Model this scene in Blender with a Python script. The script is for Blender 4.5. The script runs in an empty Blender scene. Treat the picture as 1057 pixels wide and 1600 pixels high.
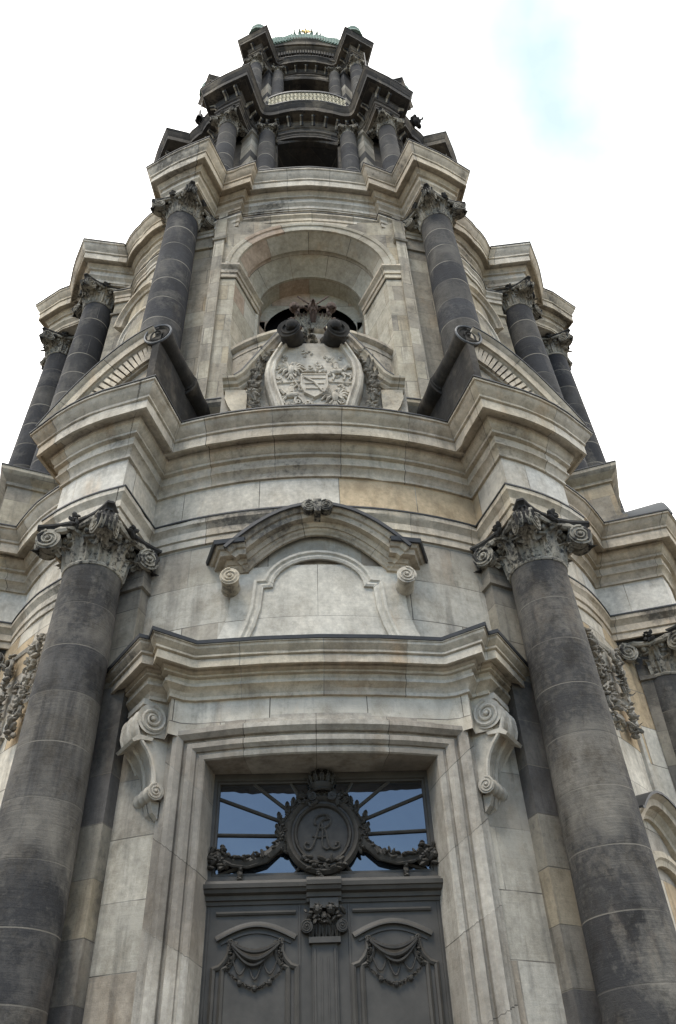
import bpy, math, random
from mathutils import Vector, Matrix, geometry
S = bpy.context.scene
COL = S.collection
PI = math.pi
rad = math.radians

# ------------------------------------------------------------------ camera
yaw, pitch, roll = 0.05637685, 0.73567863, -0.04437944
fw = Vector((math.sin(yaw)*math.cos(pitch), math.cos(yaw)*math.cos(pitch), math.sin(pitch)))
r0 = Vector((math.cos(yaw), -math.sin(yaw), 0)); u0 = r0.cross(fw)
rr = r0*math.cos(roll)+u0*math.sin(roll); uu = -r0*math.sin(roll)+u0*math.cos(roll)
cd = bpy.data.cameras.new('camera'); cam = bpy.data.objects.new('camera', cd); COL.objects.link(cam)
cam.matrix_world = Matrix(((rr.x, uu.x, -fw.x, -0.2627), (rr.y, uu.y, -fw.y, 0), (rr.z, uu.z, -fw.z, 0), (0, 0, 0, 1)))
cd.sensor_fit = 'VERTICAL'; cd.sensor_height = 36.0; cd.lens = 1250/1600*36.0
cd.clip_start = 0.1; cd.clip_end = 3000
S.camera = cam

# ------------------------------------------------------------------ sky, sun, exposure
SUN_EL, SUN_AZ = rad(58), rad(205)     # azimuth clockwise from +y: behind the camera, a little to the left
W = bpy.data.worlds.new('World'); S.world = W; W.use_nodes = True
nt = W.node_tree; nt.nodes.clear()
def wn(t, **k):
    n = nt.nodes.new(t)
    for a, b in k.items(): setattr(n, a, b)
    return n
out = wn('ShaderNodeOutputWorld'); bg = wn('ShaderNodeBackground'); bg.inputs['Strength'].default_value = 0.145
sky = wn('ShaderNodeTexSky'); sky.sky_type = 'NISHITA'; sky.sun_disc = False
sky.sun_elevation = SUN_EL; sky.sun_rotation = SUN_AZ; sky.air_density = 1.15; sky.dust_density = 0.3; sky.ozone_density = 3.0
tc = wn('ShaderNodeTexCoord')
n1 = wn('ShaderNodeTexNoise'); n1.inputs['Scale'].default_value = 1.7; n1.inputs['Detail'].default_value = 6; n1.inputs['Roughness'].default_value = .55
mp = wn('ShaderNodeMapping'); mp.inputs['Scale'].default_value = (1, 1, 1.6); mp.inputs['Location'].default_value = (3.1, 1.7, .4)
nt.links.new(tc.outputs['Generated'], mp.inputs['Vector']); nt.links.new(mp.outputs[0], n1.inputs['Vector'])
# cloud cover: dense over the church, breaking up behind the street
sep = wn('ShaderNodeSeparateXYZ'); nt.links.new(tc.outputs['Generated'], sep.inputs[0])
def mth(op, a, b=None, c=None):
    m = wn('ShaderNodeMath', operation=op)
    for i, v in enumerate((a, b, c)):
        if v is None: continue
        if isinstance(v, (int, float)): m.inputs[i].default_value = v
        else: nt.links.new(v, m.inputs[i])
    return m.outputs[0]
cover = mth('MULTIPLY_ADD', sep.outputs['Y'], 0.95, n1.outputs['Fac'])
cover = mth('MULTIPLY_ADD', sep.outputs['Z'], 0.85, cover)
cover = mth('MINIMUM', cover, 0.74)
# a thin place in the cloud high on the right
dvec = Vector((0.37, 0.245, 0.897)).normalized()
dp = wn('ShaderNodeVectorMath', operation='DOT_PRODUCT'); nrm = wn('ShaderNodeVectorMath', operation='NORMALIZE')
gn = wn('ShaderNodeTexNoise'); gn.inputs['Scale'].default_value = 4.5; gn.inputs['Detail'].default_value = 6; nt.links.new(tc.outputs['Generated'], gn.inputs['Vector'])
nt.links.new(tc.outputs['Generated'], nrm.inputs[0]); nt.links.new(nrm.outputs[0], dp.inputs[0]); dp.inputs[1].default_value = dvec
gap = wn('ShaderNodeMapRange'); gap.inputs[1].default_value = .945; gap.inputs[2].default_value = .99; gap.inputs[3].default_value = 0; gap.inputs[4].default_value = 1.0
nt.links.new(dp.outputs['Value'], gap.inputs[0])
veil = mth('MULTIPLY', gap.outputs[0], mth('MULTIPLY_ADD', gn.outputs['Fac'], .9, .5))
veil = mth('MINIMUM', veil, 1.0)
cr = wn('ShaderNodeMapRange'); cr.inputs[1].default_value = .18; cr.inputs[2].default_value = .62; cr.inputs[3].default_value = 0; cr.inputs[4].default_value = 1
cr.interpolation_type = 'SMOOTHSTEP'; nt.links.new(cover, cr.inputs[0])
mix = wn('ShaderNodeMix', data_type='RGBA')
nt.links.new(cr.outputs[0], mix.inputs[0]); nt.links.new(sky.outputs[0], mix.inputs[6]); vm_ = wn('ShaderNodeMix', data_type='RGBA'); nt.links.new(veil, vm_.inputs[0]); vm_.inputs[6].default_value = (13.0, 12.7, 12.3, 1); vm_.inputs[7].default_value = (3.6, 4.45, 4.8, 1); nt.links.new(vm_.outputs[2], mix.inputs[7])
nt.links.new(mix.outputs[2], bg.inputs[0]); nt.links.new(bg.outputs[0], out.inputs[0])

sl = bpy.data.lights.new('sun', 'SUN'); sl.energy = 1.3; sl.angle = rad(16); sl.color = (1, .94, .85)
so = bpy.data.objects.new('sun', sl); COL.objects.link(so)
sd = Vector((math.sin(SUN_AZ)*math.cos(SUN_EL), math.cos(SUN_AZ)*math.cos(SUN_EL), math.sin(SUN_EL)))
so.rotation_euler = sd.to_track_quat('Z', 'Y').to_euler(); so.location = (0, 0, 90)
S.view_settings.view_transform = 'Standard'; S.view_settings.look = 'None'
S.view_settings.exposure = 0.6; S.view_settings.gamma = 1; S.view_settings.use_curve_mapping = False

# ------------------------------------------------------------------ materials
def lerp(a, b, t): return a+(b-a)*t
class NB:
    def __init__(s, name):
        s.m = bpy.data.materials.new(name); s.m.use_nodes = True; s.t = s.m.node_tree; s.t.nodes.clear()
        s.o = s.n('ShaderNodeOutputMaterial'); s.p = s.n('ShaderNodeBsdfPrincipled'); s.l(s.p.outputs[0], s.o.inputs[0])
    def n(s, t, **k):
        n = s.t.nodes.new(t)
        for a, b in k.items(): setattr(n, a, b)
        return n
    def l(s, a, b): s.t.links.new(a, b)
    def mapped(s, src, scale, loc=(0, 0, 0)):
        m = s.n('ShaderNodeMapping'); m.inputs['Scale'].default_value = scale; m.inputs['Location'].default_value = loc; s.l(src, m.inputs[0]); return m.outputs[0]
    def noise(s, vec, scale, detail=4, rough=.55, dist=0):
        n = s.n('ShaderNodeTexNoise'); n.inputs['Scale'].default_value = scale; n.inputs['Detail'].default_value = detail
        n.inputs['Roughness'].default_value = rough; n.inputs['Distortion'].default_value = dist; s.l(vec, n.inputs['Vector']); return n.outputs['Fac']
    def ramp(s, f, stops, interp='LINEAR'):
        r = s.n('ShaderNodeValToRGB'); r.color_ramp.interpolation = interp; e = r.color_ramp.elements
        while len(e) < len(stops): e.new(.5)
        for i, (p, c) in enumerate(stops):
            e[i].position = p; e[i].color = c if len(c) == 4 else (*c, 1)
        s.l(f, r.inputs[0]); return r.outputs[0]
    def mr(s, f, a, b, c=0, d=1):
        r = s.n('ShaderNodeMapRange'); s.l(f, r.inputs[0])
        for i, v in enumerate((a, b, c, d)): r.inputs[i+1].default_value = v
        return r.outputs[0]
    def mix(s, f, a, b, mode='MIX'):
        m = s.n('ShaderNodeMix', data_type='RGBA', blend_type=mode)
        for i, v in ((0, f), (6, a), (7, b)):
            if isinstance(v, (int, float)): m.inputs[i].default_value = v
            elif isinstance(v, tuple): m.inputs[i].default_value = v if len(v) == 4 else (*v, 1)
            else: s.l(v, m.inputs[i])
        return m.outputs[2]
    def math(s, op, a, b):
        m = s.n('ShaderNodeMath', operation=op)
        for i, v in ((0, a), (1, b)):
            if isinstance(v, (int, float)): m.inputs[i].default_value = v
            else: s.l(v, m.inputs[i])
        return m.outputs[0]

def stone(name, tints, bw=1.5, bh=.75, mortar=.010, mcol=(.10, .09, .075), crust=(.035, .035, .036), dirt=.45, streak=.5, blocks=True, fine=.5, seed=0, off=.5, jit=.6, lo=.50, grime=.48, patch=None, pw=.65, vary=False):
    """weathered sandstone: blocks of several tints, joints, soot crust in patches and rain streaks"""
    b = NB(name); tc = b.n('ShaderNodeTexCoord'); ob = tc.outputs['Object']; uv = tc.outputs['UV']
    obs = b.mapped(ob, (1, 1, 1), (seed*7.3, seed*3.1, seed*5.7))
    if vary:
        oi = b.n('ShaderNodeObjectInfo'); vo = b.n('ShaderNodeVectorMath', operation='MULTIPLY_ADD'); b.l(oi.outputs['Random'], vo.inputs[0]); vo.inputs[1].default_value = (37, 53, 71); b.l(obs, vo.inputs[2]); obs = vo.outputs[0]
        vu = b.n('ShaderNodeVectorMath', operation='MULTIPLY_ADD'); rd = b.math('ROUND', b.math('MULTIPLY', oi.outputs['Random'], 40), 0); b.l(rd, vu.inputs[0]); vu.inputs[1].default_value = (0, 1, 0); b.l(uv, vu.inputs[2]); uv = vu.outputs[0]
    nm = b.noise(obs, 1.3, 6, .6); nf = b.noise(obs, 9.0, 6, .7); ns = b.noise(b.mapped(obs, (2.6, 2.6, .22)), 1.6, 5, .6, .4)
    nl = b.noise(obs, .42, 4, .55, .6); ng = b.noise(obs, 55.0, 2, .6)
    n = len(tints); stops = [(i/n if i else 0, c) for i, c in enumerate(tints)]
    height = b.math('MULTIPLY', ng, .25)
    if blocks:
        wob = b.n('ShaderNodeVectorMath', operation='MULTIPLY_ADD')
        nw = b.n('ShaderNodeTexNoise'); nw.inputs['Scale'].default_value = 1.1; b.l(obs, nw.inputs['Vector'])
        b.l(nw.outputs['Color'], wob.inputs[0]); wob.inputs[1].default_value = (.03, .012, 0); b.l(uv, wob.inputs[2])
        br = b.n('ShaderNodeTexBrick'); b.l(wob.outputs[0], br.inputs['Vector']); br.offset = off; br.squash = 1
        br.inputs['Scale'].default_value = 1; br.inputs['Color1'].default_value = (0, 0, 0, 1); br.inputs['Color2'].default_value = (1, 1, 1, 1)
        br.inputs['Mortar'].default_value = (.5, .5, .5, 1); br.inputs['Mortar Size'].default_value = mortar; br.inputs['Mortar Smooth'].default_value = .3
        br.inputs['Brick Width'].default_value = bw; br.inputs['Row Height'].default_value = bh
        sp = b.n('ShaderNodeSeparateColor'); b.l(br.outputs['Color'], sp.inputs[0])
        col = b.ramp(sp.outputs[0], stops, 'CONSTANT'); mfac = br.outputs['Fac']
        # different joints are open, tight or re-pointed
        mvis = b.mr(b.noise(obs, .9, 2), .35, .6, .15, 1)
    else:
        col = b.ramp(nm, [(lerp(.25, .75, i/max(1, n-1)), c) for i, c in enumerate(tints)]); mfac = None
    v = b.mr(nf, .25, .75, .72, 1.22); vm = b.mr(nm, .3, .7, .80, 1.16)
    col = b.mix(1.0, col, b.ramp(b.math('MULTIPLY', v, b.math('MULTIPLY', vm, .5)), [(0, (0, 0, 0)), (1, (2, 2, 2))]), 'MULTIPLY') if False else b.mix(1.0, col, b.comb(b.math('MULTIPLY', v, vm)), 'MULTIPLY')
    # soot crust and rain streaks, patches with a shape of their own
    pat = b.math('ADD', b.math('MULTIPLY', nl, pw), b.math('MULTIPLY', nf, 1-pw))
    d1 = b.math('MULTIPLY', b.mr(pat, lo, lo+.10), dirt)
    d2 = b.math('MULTIPLY', b.mr(ns, .50, .72), streak)
    d = b.math('MAXIMUM', d1, d2)
    col = b.mix(d, col, crust)
    gr = b.math('MULTIPLY', b.mr(b.math('ADD', b.math('MULTIPLY', b.noise(b.mapped(obs, (1, 1, .6), (4, 9, 1)), 2.3, 7, .68, .3), .8), b.math('MULTIPLY', ng, .2)), .47, .66), grime)
    col = b.mix(gr, col, b.mix(1.0, col, (.46, .41, .34), 'MULTIPLY'))
    if patch:
        pz = b.mr(b.math('ADD', b.math('MULTIPLY', b.noise(b.mapped(obs, (1, 1, .7), (2, 8, 3)), .8, 5, .6, .5), .75), b.math('MULTIPLY', nf, .25)), .52, .66)
        col = b.mix(b.math('MULTIPLY', pz, .8), col, patch)
    # warm iron stains
    wst = b.math('MULTIPLY', b.mr(b.noise(b.mapped(obs, (1.4, 1.4, .5), (11, 5, 2)), 1.1, 5, .6), .60, .80), .55*jit)
    col = b.mix(wst, col, b.mix(1.0, col, (1.15, .78, .45), 'MULTIPLY'))
    if mfac is not None:
        col = b.mix(b.math('MULTIPLY', mfac, mvis), col, mcol)
        height = b.math('SUBTRACT', height, b.math('MULTIPLY', mfac, .8))
    bed = b.noise(b.mapped(obs, (.5, .5, 7)), 2.2, 4, .6, .6)
    height = b.math('ADD', height, b.math('ADD', b.math('MULTIPLY', nf, fine), b.math('MULTIPLY', bed, fine*.8)))
    bm = b.n('ShaderNodeBump'); bm.inputs['Strength'].default_value = .55; bm.inputs['Distance'].default_value = .02
    b.l(height, bm.inputs['Height']); b.l(bm.outputs[0], b.p.inputs['Normal'])
    b.l(col, b.p.inputs['Base Color']); b.p.inputs['Roughness'].default_value = .88; b.p.inputs['Specular IOR Level'].default_value = .25
    return b.m
def _comb(s, f):
    c = s.n('ShaderNodeCombineColor')
    for i in range(3): s.l(f, c.inputs[i])
    return c.outputs[0]
NB.comb = _comb

def plain(name, col, rough=.6, metal=0, var=.25, scale=6, spec=.4, bump=.3, emit=None):
    b = NB(name); tc = b.n('ShaderNodeTexCoord'); nz = b.noise(tc.outputs['Object'], scale, 5, .6)
    c = b.mix(1.0, (*col, 1), b.comb(b.mr(nz, .25, .75, 1-var, 1+var)), 'MULTIPLY'); b.l(c, b.p.inputs['Base Color'])
    b.p.inputs['Roughness'].default_value = rough; b.p.inputs['Metallic'].default_value = metal; b.p.inputs['Specular IOR Level'].default_value = spec
    bm = b.n('ShaderNodeBump'); bm.inputs['Strength'].default_value = bump; bm.inputs['Distance'].default_value = .01; b.l(nz, bm.inputs['Height']); b.l(bm.outputs[0], b.p.inputs['Normal'])
    return b.m

CREAM = (.56, .49, .375); PALE = (.61, .56, .465); GREY = (.44, .395, .33); TAN = (.50, .385, .245); ROSE = (.33, .27, .22)
M = {}
M['ashlar'] = stone('sandstone_ashlar', [CREAM, PALE, (.53, .475, .385), PALE, GREY, (.56, .50, .40), TAN, PALE], bw=1.7, bh=.95, dirt=.28, streak=.36, lo=.54)
M['ashlar_grey'] = stone('grey_sandstone_ashlar', [(.43, .395, .325), (.49, .455, .385), (.39, .35, .285), (.47, .435, .365), (.35, .30, .235), (.48, .44, .36)], bw=1.9, bh=.98, dirt=.3, streak=.4, lo=.54, seed=15)  # greyer, dirtier blocks; the dimmer light low down is also put into their colour
M['panel'] = stone('pale_replaced_stone', [(.53, .495, .42), (.57, .535, .46), (.55, .515, .44)], bw=2.6, bh=1.25, mortar=.006, dirt=.12, streak=.12, lo=.58, seed=18, grime=.3)
M['frieze'] = stone('pale_frieze_blocks', [(.58, .53, .44), (.62, .585, .51), (.54, .42, .27), (.60, .55, .46), (.50, .455, .39), (.63, .60, .53)], bw=1.75, bh=60, dirt=.2, streak=.2, lo=.56, seed=19, off=0)
M['cornice'] = stone('sandstone_cornice', [CREAM, (.50, .435, .34), (.58, .53, .44), (.46, .385, .285), (.53, .46, .36)], bw=1.45, bh=60, mortar=.009, dirt=.78, streak=.3, seed=1, off=0, lo=.535)
M['moulding'] = stone('sandstone_moulding', [(.37, .335, .28), (.41, .375, .315), (.345, .305, .25)], bw=1.2, bh=60, mortar=.008, dirt=.45, streak=.35, seed=2, off=0, lo=.52)  # dirty portal frame stone, its tints darkened further to imitate weaker light there
M['smooth'] = stone('sandstone_carved', [(.44, .395, .325), (.53, .485, .405), (.57, .53, .45)], blocks=False, dirt=.35, streak=.2, seed=3, lo=.54)
M['column'] = stone('sooty_column_drums', [(.125, .115, .10), (.08, .076, .071), (.15, .137, .117), (.095, .089, .081), (.135, .124, .106), (.07, .068, .065)], bw=40, bh=1.0, mortar=.012, mcol=(.17, .155, .13), crust=(.026, .0265, .029), dirt=.8, streak=.75, seed=4, lo=.46, fine=1.3, grime=.75, patch=(.20, .182, .152), vary=True)
M['column_dark'] = stone('black_column_drums', [(.045, .046, .05), (.06, .059, .058), (.036, .037, .041), (.085, .08, .072), (.05, .05, .052)], bw=40, bh=1.0, mortar=.022, mcol=(.25, .23, .19), crust=(.022, .023, .026), dirt=.75, streak=.5, seed=14, lo=.46, fine=1.2, patch=(.12, .112, .098), vary=True)
M['pilaster'] = stone('sooty_pilaster', [(.25, .225, .185), (.17, .155, .135), (.30, .27, .215), (.13, .12, .11), (.34, .29, .21)], bw=3, bh=.85, dirt=.65, streak=.6, seed=5, lo=.47)
M['capital'] = stone('sooty_capital', [(.16, .148, .125), (.34, .315, .26), (.47, .435, .355)], blocks=False, dirt=.93, streak=.25, seed=6, lo=.48, grime=.4, crust=(.020, .020, .021), pw=.32, vary=True)
M['capital_dark'] = stone('black_carved_stone', [(.035, .034, .033), (.06, .057, .053), (.13, .12, .10)], blocks=False, dirt=.6, streak=.2, seed=16, pw=.35, lo=.49)
M['garland'] = stone('weathered_carving', [(.14, .128, .108), (.33, .30, .25), (.46, .42, .345)], blocks=False, dirt=.7, streak=.1, seed=17, pw=.3, lo=.50)
M['crust'] = stone('black_crust_stone', [(.014, .014, .0142), (.034, .031, .027), (.12, .104, .082)], blocks=False, dirt=.45, streak=.6, seed=7)
M['upper'] = stone('dark_upper_stone', [(.10, .088, .074), (.065, .06, .055), (.16, .138, .108), (.085, .077, .067), (.125, .108, .087)], bw=1.2, bh=.8, mortar=.012, dirt=.75, streak=.5, seed=8, lo=.46, patch=(.25, .215, .165))
M['banded'] = stone('banded_pilaster_stone', [(.36, .33, .27), (.045, .046, .05), (.44, .41, .34), (.07, .068, .065), (.30, .275, .225), (.05, .05, .052)], bw=60, bh=.62, mortar=.012, dirt=.35, streak=.3, seed=9, lo=.52)
M['mid'] = stone('sandstone_second_stage', [(.42, .375, .285), (.38, .335, .26), (.46, .415, .325), (.33, .295, .235), (.41, .35, .25)], bw=1.3, bh=.8, dirt=.6, streak=.5, seed=10, lo=.525)
M['vault'] = stone('niche_vault_stone', [(.44, .395, .31), (.50, .46, .37), (.46, .42, .33), (.44, .345, .26), (.45, .41, .32), (.50, .465, .38), (.47, .43, .34)], bw=1.35, bh=.9, dirt=.25, streak=.1, seed=11, lo=.56)
M['lead'] = plain('lead_flashing', (.030, .031, .033), .55, 0, .35, 5, .4)
M['lead_grey'] = plain('lead_sheet', (.10, .105, .11), .5, 0, .3, 4, .4)
M['door'] = plain('grey_brown_door_paint', (.064, .058, .049), .5, 0, .28, 3.0, .3, .4)
M['door_dark'] = plain('bronze_brown_carving', (.038, .034, .028), .55, 0, .35, 9, .3, .4)
M['copper'] = plain('verdigris_copper', (.21, .29, .245), .75, 0, .4, 3, .3)
M['gold'] = plain('gilding', (.6, .45, .2), .45, 1, .15, 3, .5)
M['rust'] = plain('rusty_iron', (.072, .047, .035), .8, 0, .6, 9, .3)
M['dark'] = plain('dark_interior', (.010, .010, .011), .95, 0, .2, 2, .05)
M['belfry'] = plain('belfry_interior_stone', (.045, .042, .038), .95, 0, .3, 2, .05)
M['gilt_stone'] = plain('pale_balustrade', (.50, .46, .34), .75, 0, .35, 5, .3)
b = NB('window_glass'); b.p.inputs['Base Color'].default_value = (.012, .016, .022, 1); b.p.inputs['Roughness'].default_value = .03; b.p.inputs['IOR'].default_value = 2.35
tc_ = b.n('ShaderNodeTexCoord'); nz = b.noise(tc_.outputs['Object'], 1.6, 2); bm_ = b.n('ShaderNodeBump'); bm_.inputs['Strength'].default_value = .2; bm_.inputs['Distance'].default_value = .05
b.l(nz, bm_.inputs['Height']); b.l(bm_.outputs[0], b.p.inputs['Normal']); M['glass'] = b.m
M['ground'] = stone('paving', [(.085, .082, .077), (.11, .105, .097), (.07, .068, .065)], bw=.6, bh=.4, dirt=.3, streak=0, seed=12)

# ------------------------------------------------------------------ mesh tools
# tower coordinates: x to the right, yp from the tower axis towards the street, Z above the camera
ZG = 1.6
YT = 22.0
class MB:
    def __init__(s, raw=False): s.v = []; s.f = []; s.uv = []; s.mi = []; s.raw = raw; s.xf = None
    def add(s, vs, fs, uvs=None, mi=0):
        o = len(s.v)
        for p in vs:
            if s.xf: p = s.xf(p)
            s.v.append((p[0], p[1], p[2]) if s.raw else (p[0], -p[1], p[2]+ZG))
        for i, f in enumerate(fs):
            s.f.append([o+k for k in f])
            if uvs is not None: s.uv.append(uvs[i])
            else: s.uv.append([(vs[k][0]+vs[k][1], vs[k][2]) for k in f])
            s.mi.append(mi)
    def build(s, name, mats, parent=None, angle=34):
        me = bpy.data.meshes.new(name); me.from_pydata(s.v, [], s.f)
        ul = me.uv_layers.new(name='UVMap'); flat = []
        for u in s.uv:
            for a in u: flat.extend((a[0], a[1]))
        ul.data.foreach_set('uv', flat)
        if not isinstance(mats, (list, tuple)): mats = [mats]
        for m in mats: me.materials.append(M[m])
        me.polygons.foreach_set('material_index', s.mi); me.polygons.foreach_set('use_smooth', [True]*len(s.f))
        me.update(); me.set_sharp_from_angle(angle=rad(angle))
        o = bpy.data.objects.new(name, me); COL.objects.link(o)
        if parent is not None: o.parent = parent
        return o

def rotk(k):
    def f(p):
        x, y = p[0], p[1]
        for _ in range(k % 4): x, y = y, -x
        return (x, y, p[2])
    return f
def mirx(p): return (-p[0], p[1], p[2])
def mird(p): return (p[1], p[0], p[2])

def arc2(p, q, sag, n):
    """points from p to q bulging to the left of travel by sag"""
    (x0, y0), (x1, y1) = p, q; dx, dy = x1-x0, y1-y0; L = math.hypot(dx, dy); nx, ny = -dy/L, dx/L
    if abs(sag) < 1e-6: return [p, q]
    R = (L*L/4+sag*sag)/(2*sag); h = R-sag; a = math.asin(max(-1, min(1, L/2/R))); r = []
    for i in range(n+1):
        t = -a+2*a*i/n
        s_, c_ = R*math.sin(t), R*math.cos(t)-h
        r.append((x0+dx*.5+dx/L*s_+nx*c_, y0+dy*.5+dy/L*s_+ny*c_))
    return r
def off2(P, d, closed=False):
    n = len(P); R = []
    for i in range(n):
        a = P[i-1] if (i > 0 or closed) else None; b_ = P[i]; c = P[(i+1) % n] if (i < n-1 or closed) else None
        N = []
        for u, w in ((a, b_), (b_, c)):
            if u is None or w is None: continue
            dx, dy = w[0]-u[0], w[1]-u[1]; L = math.hypot(dx, dy)
            if L > 1e-9: N.append((-dy/L, dx/L))
        if len(N) == 2:
            k = max(.25, 1+N[0][0]*N[1][0]+N[0][1]*N[1][1]); m = ((N[0][0]+N[1][0])/k, (N[0][1]+N[1][1])/k)
        else: m = N[0]
        R.append((b_[0]+m[0]*d, b_[1]+m[1]*d))
    return R
def cum(P, closed=False):
    L = [0]
    for i in range(1, len(P)+(1 if closed else 0)):
        a, b_ = P[i-1], P[i % len(P)]; L.append(L[-1]+math.dist(a, b_))
    return L
def sweep(mb, path, prof, closed=True, mi=0, v0=None, worn=None):
    """horizontal moulding: profile (outset, Z) along a plan path; worn = small chips and waviness of its edges"""
    rows = []; P0 = path
    if worn is None: worn = len(prof) > 6
    ring = {}
    def fine(P, Q):
        R = []
        n = len(P)
        for i in range(n if closed else n-1):
            a, b_ = P[i], P[(i+1) % n]; k = max(1, int(math.dist(path[i], path[(i+1) % n])/.22)) if worn else 1
            R += [(lerp(a[0], b_[0], t/k), lerp(a[1], b_[1], t/k)) for t in range(k)]
        if not closed: R.append(P[-1])
        return R
    base = fine(path, path)
    for d, z in prof:
        kk = round(d, 5)
        if kk not in ring: ring[kk] = fine(off2(path, d, closed), path)
        rows.append([(x, y, z) for x, y in ring[kk]])
    n = len(base)
    if worn:
        rg = random.Random(len(prof)*1000+n)
        dm = max(d for d, z in prof)
        for j in range(1, len(prof)-1):
            d, z = prof[j]
            edge = d > prof[j-1][0]+.015 or d > prof[j+1][0]+.015
            w_ = 0
            for i in range(n):
                w_ = w_*.8+rg.uniform(-.0022, .0022); e = w_
                if edge and rg.random() < .045: e -= rg.uniform(.012, .035)
                x, y, z_ = rows[j][i]; bx, by = base[i]
                if d > .03:
                    k = 1+e/d; rows[j][i] = (bx+(x-bx)*k, by+(y-by)*k, z_+rg.uniform(-.002, .002))
    U = cum(base, closed); V = [prof[0][1] if v0 is None else v0]
    for i in range(1, len(prof)): V.append(V[-1]+math.dist(prof[i-1], prof[i]) * (1 if prof[i][1] >= prof[i-1][1] else -1))
    vs = [p for r in rows for p in r]; fs = []; uv = []
    for j in range(len(prof)-1):
        for i in range(n if closed else n-1):
            k = (i+1) % n
            fs.append((j*n+i, j*n+k, (j+1)*n+k, (j+1)*n+i)); uv.append(((U[i], V[j]), (U[i+1], V[j]), (U[i+1], V[j+1]), (U[i], V[j+1])))
    mb.add(vs, fs, uv, mi)
def loop4(octant):
    q = octant+[(y, x) for x, y in reversed(octant[:-1])]; r = []
    for k in (2, 3, 0, 1):
        f = rotk(k)
        r += [f((x, y, 0))[:2] for x, y in q[:-1]]
    return r
def cap_poly(mb, path, z, mi=0):
    t = geometry.tessellate_polygon([[Vector((x, y, 0)) for x, y in path]])
    mb.add([(x, y, z) for x, y in path], [tuple(a) for a in t], None, mi)

def flat_chart(o, t, n):
    L = math.hypot(*t); t = (t[0]/L, t[1]/L); L = math.hypot(*n); n = (n[0]/L, n[1]/L)
    return lambda u, z, w: (o[0]+t[0]*u+n[0]*w, o[1]+t[1]*u+n[1]*w, z)
def bay_chart(R, y0):
    yc = y0-R
    def f(u, z, w):
        a = math.asin(max(-1, min(1, u/R))); return ((R+w)*math.sin(a), yc+(R+w)*math.cos(a), z)
    return f
def mold(mb, pts, prof, chart, closed=False, mi=0, caps=True):
    """moulding on a wall: profile (a, w), a to the left of the path in the wall plane, w off the wall"""
    n = len(pts); U = cum(pts, closed); vs = []; m = len(prof)
    R = [off2(pts, a, closed) for a, w in prof]
    for i in range(n):
        for j in range(m): vs.append(chart(R[j][i][0], R[j][i][1], prof[j][1]))
    fs = []; uv = []; V = cum(prof)
    for i in range(n if closed else n-1):
        k = (i+1) % n
        for j in range(m-1):
            fs.append((i*m+j, k*m+j, k*m+j+1, i*m+j+1)); uv.append(((U[i], V[j]), (U[i+1], V[j]), (U[i+1], V[j+1]), (U[i], V[j+1])))
    mb.add(vs, fs, uv, mi)
    if caps and not closed:
        t = geometry.tessellate_polygon([[Vector((a, w, 0)) for a, w in prof]])
        for e in (0, n-1):
            mb.add(vs[e*m:e*m+m], [tuple(x) for x in t], [[prof[k] for k in x] for x in t], mi)
def prism(mb, outl, chart, w0, w1, mi=0, mside=None, back=False):
    t = geometry.tessellate_polygon([[Vector((a, z, 0)) for a, z in outl]]); n = len(outl)
    mb.add([chart(a, z, w1) for a, z in outl], [tuple(x) for x in t], [[outl[k] for k in x] for x in t], mi)
    if back: mb.add([chart(a, z, w0) for a, z in outl], [tuple(x) for x in t], [[outl[k] for k in x] for x in t], mi)
    U = cum(outl, True); vs = [chart(a, z, w0) for a, z in outl]+[chart(a, z, w1) for a, z in outl]
    fs = [(i, (i+1) % n, n+(i+1) % n, n+i) for i in range(n)]
    uv = [((U[i], w0), (U[i+1], w0), (U[i+1], w1), (U[i], w1)) for i in range(n)]
    mb.add(vs, fs, uv, mi if mside is None else mside)
def rect(u0, z0, u1, z1): return [(u0, z0), (u1, z0), (u1, z1), (u0, z1)]
def lathe(mb, prof, c=(0, 0), n=32, mi=0, a0=0, a1=2*PI, z0=0):
    full = abs(a1-a0-2*PI) < 1e-6; k = n if full else n+1; vs = []; V = cum(prof)
    for r, z in prof:
        for i in range(k):
            a = a0+(a1-a0)*i/n; vs.append((c[0]+r*math.cos(a), c[1]+r*math.sin(a), z+z0))
    fs = []; uv = []; rm = max(p[0] for p in prof)
    for j in range(len(prof)-1):
        for i in range(n):
            q = (i+1) % k; fs.append((j*k+i, j*k+q, (j+1)*k+q, (j+1)*k+i))
            ua, ub = a0+(a1-a0)*i/n, a0+(a1-a0)*(i+1)/n
            uv.append(((ua*rm, prof[j][1]), (ub*rm, prof[j][1]), (ub*rm, prof[j+1][1]), (ua*rm, prof[j+1][1])))
    mb.add(vs, fs, uv, mi)
def frame_of(d):
    d = d.normalized(); h = Vector((0, 0, 1)) if abs(d.z) < .9 else Vector((1, 0, 0)); a = d.cross(h).normalized(); return a, d.cross(a).normalized()
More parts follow.
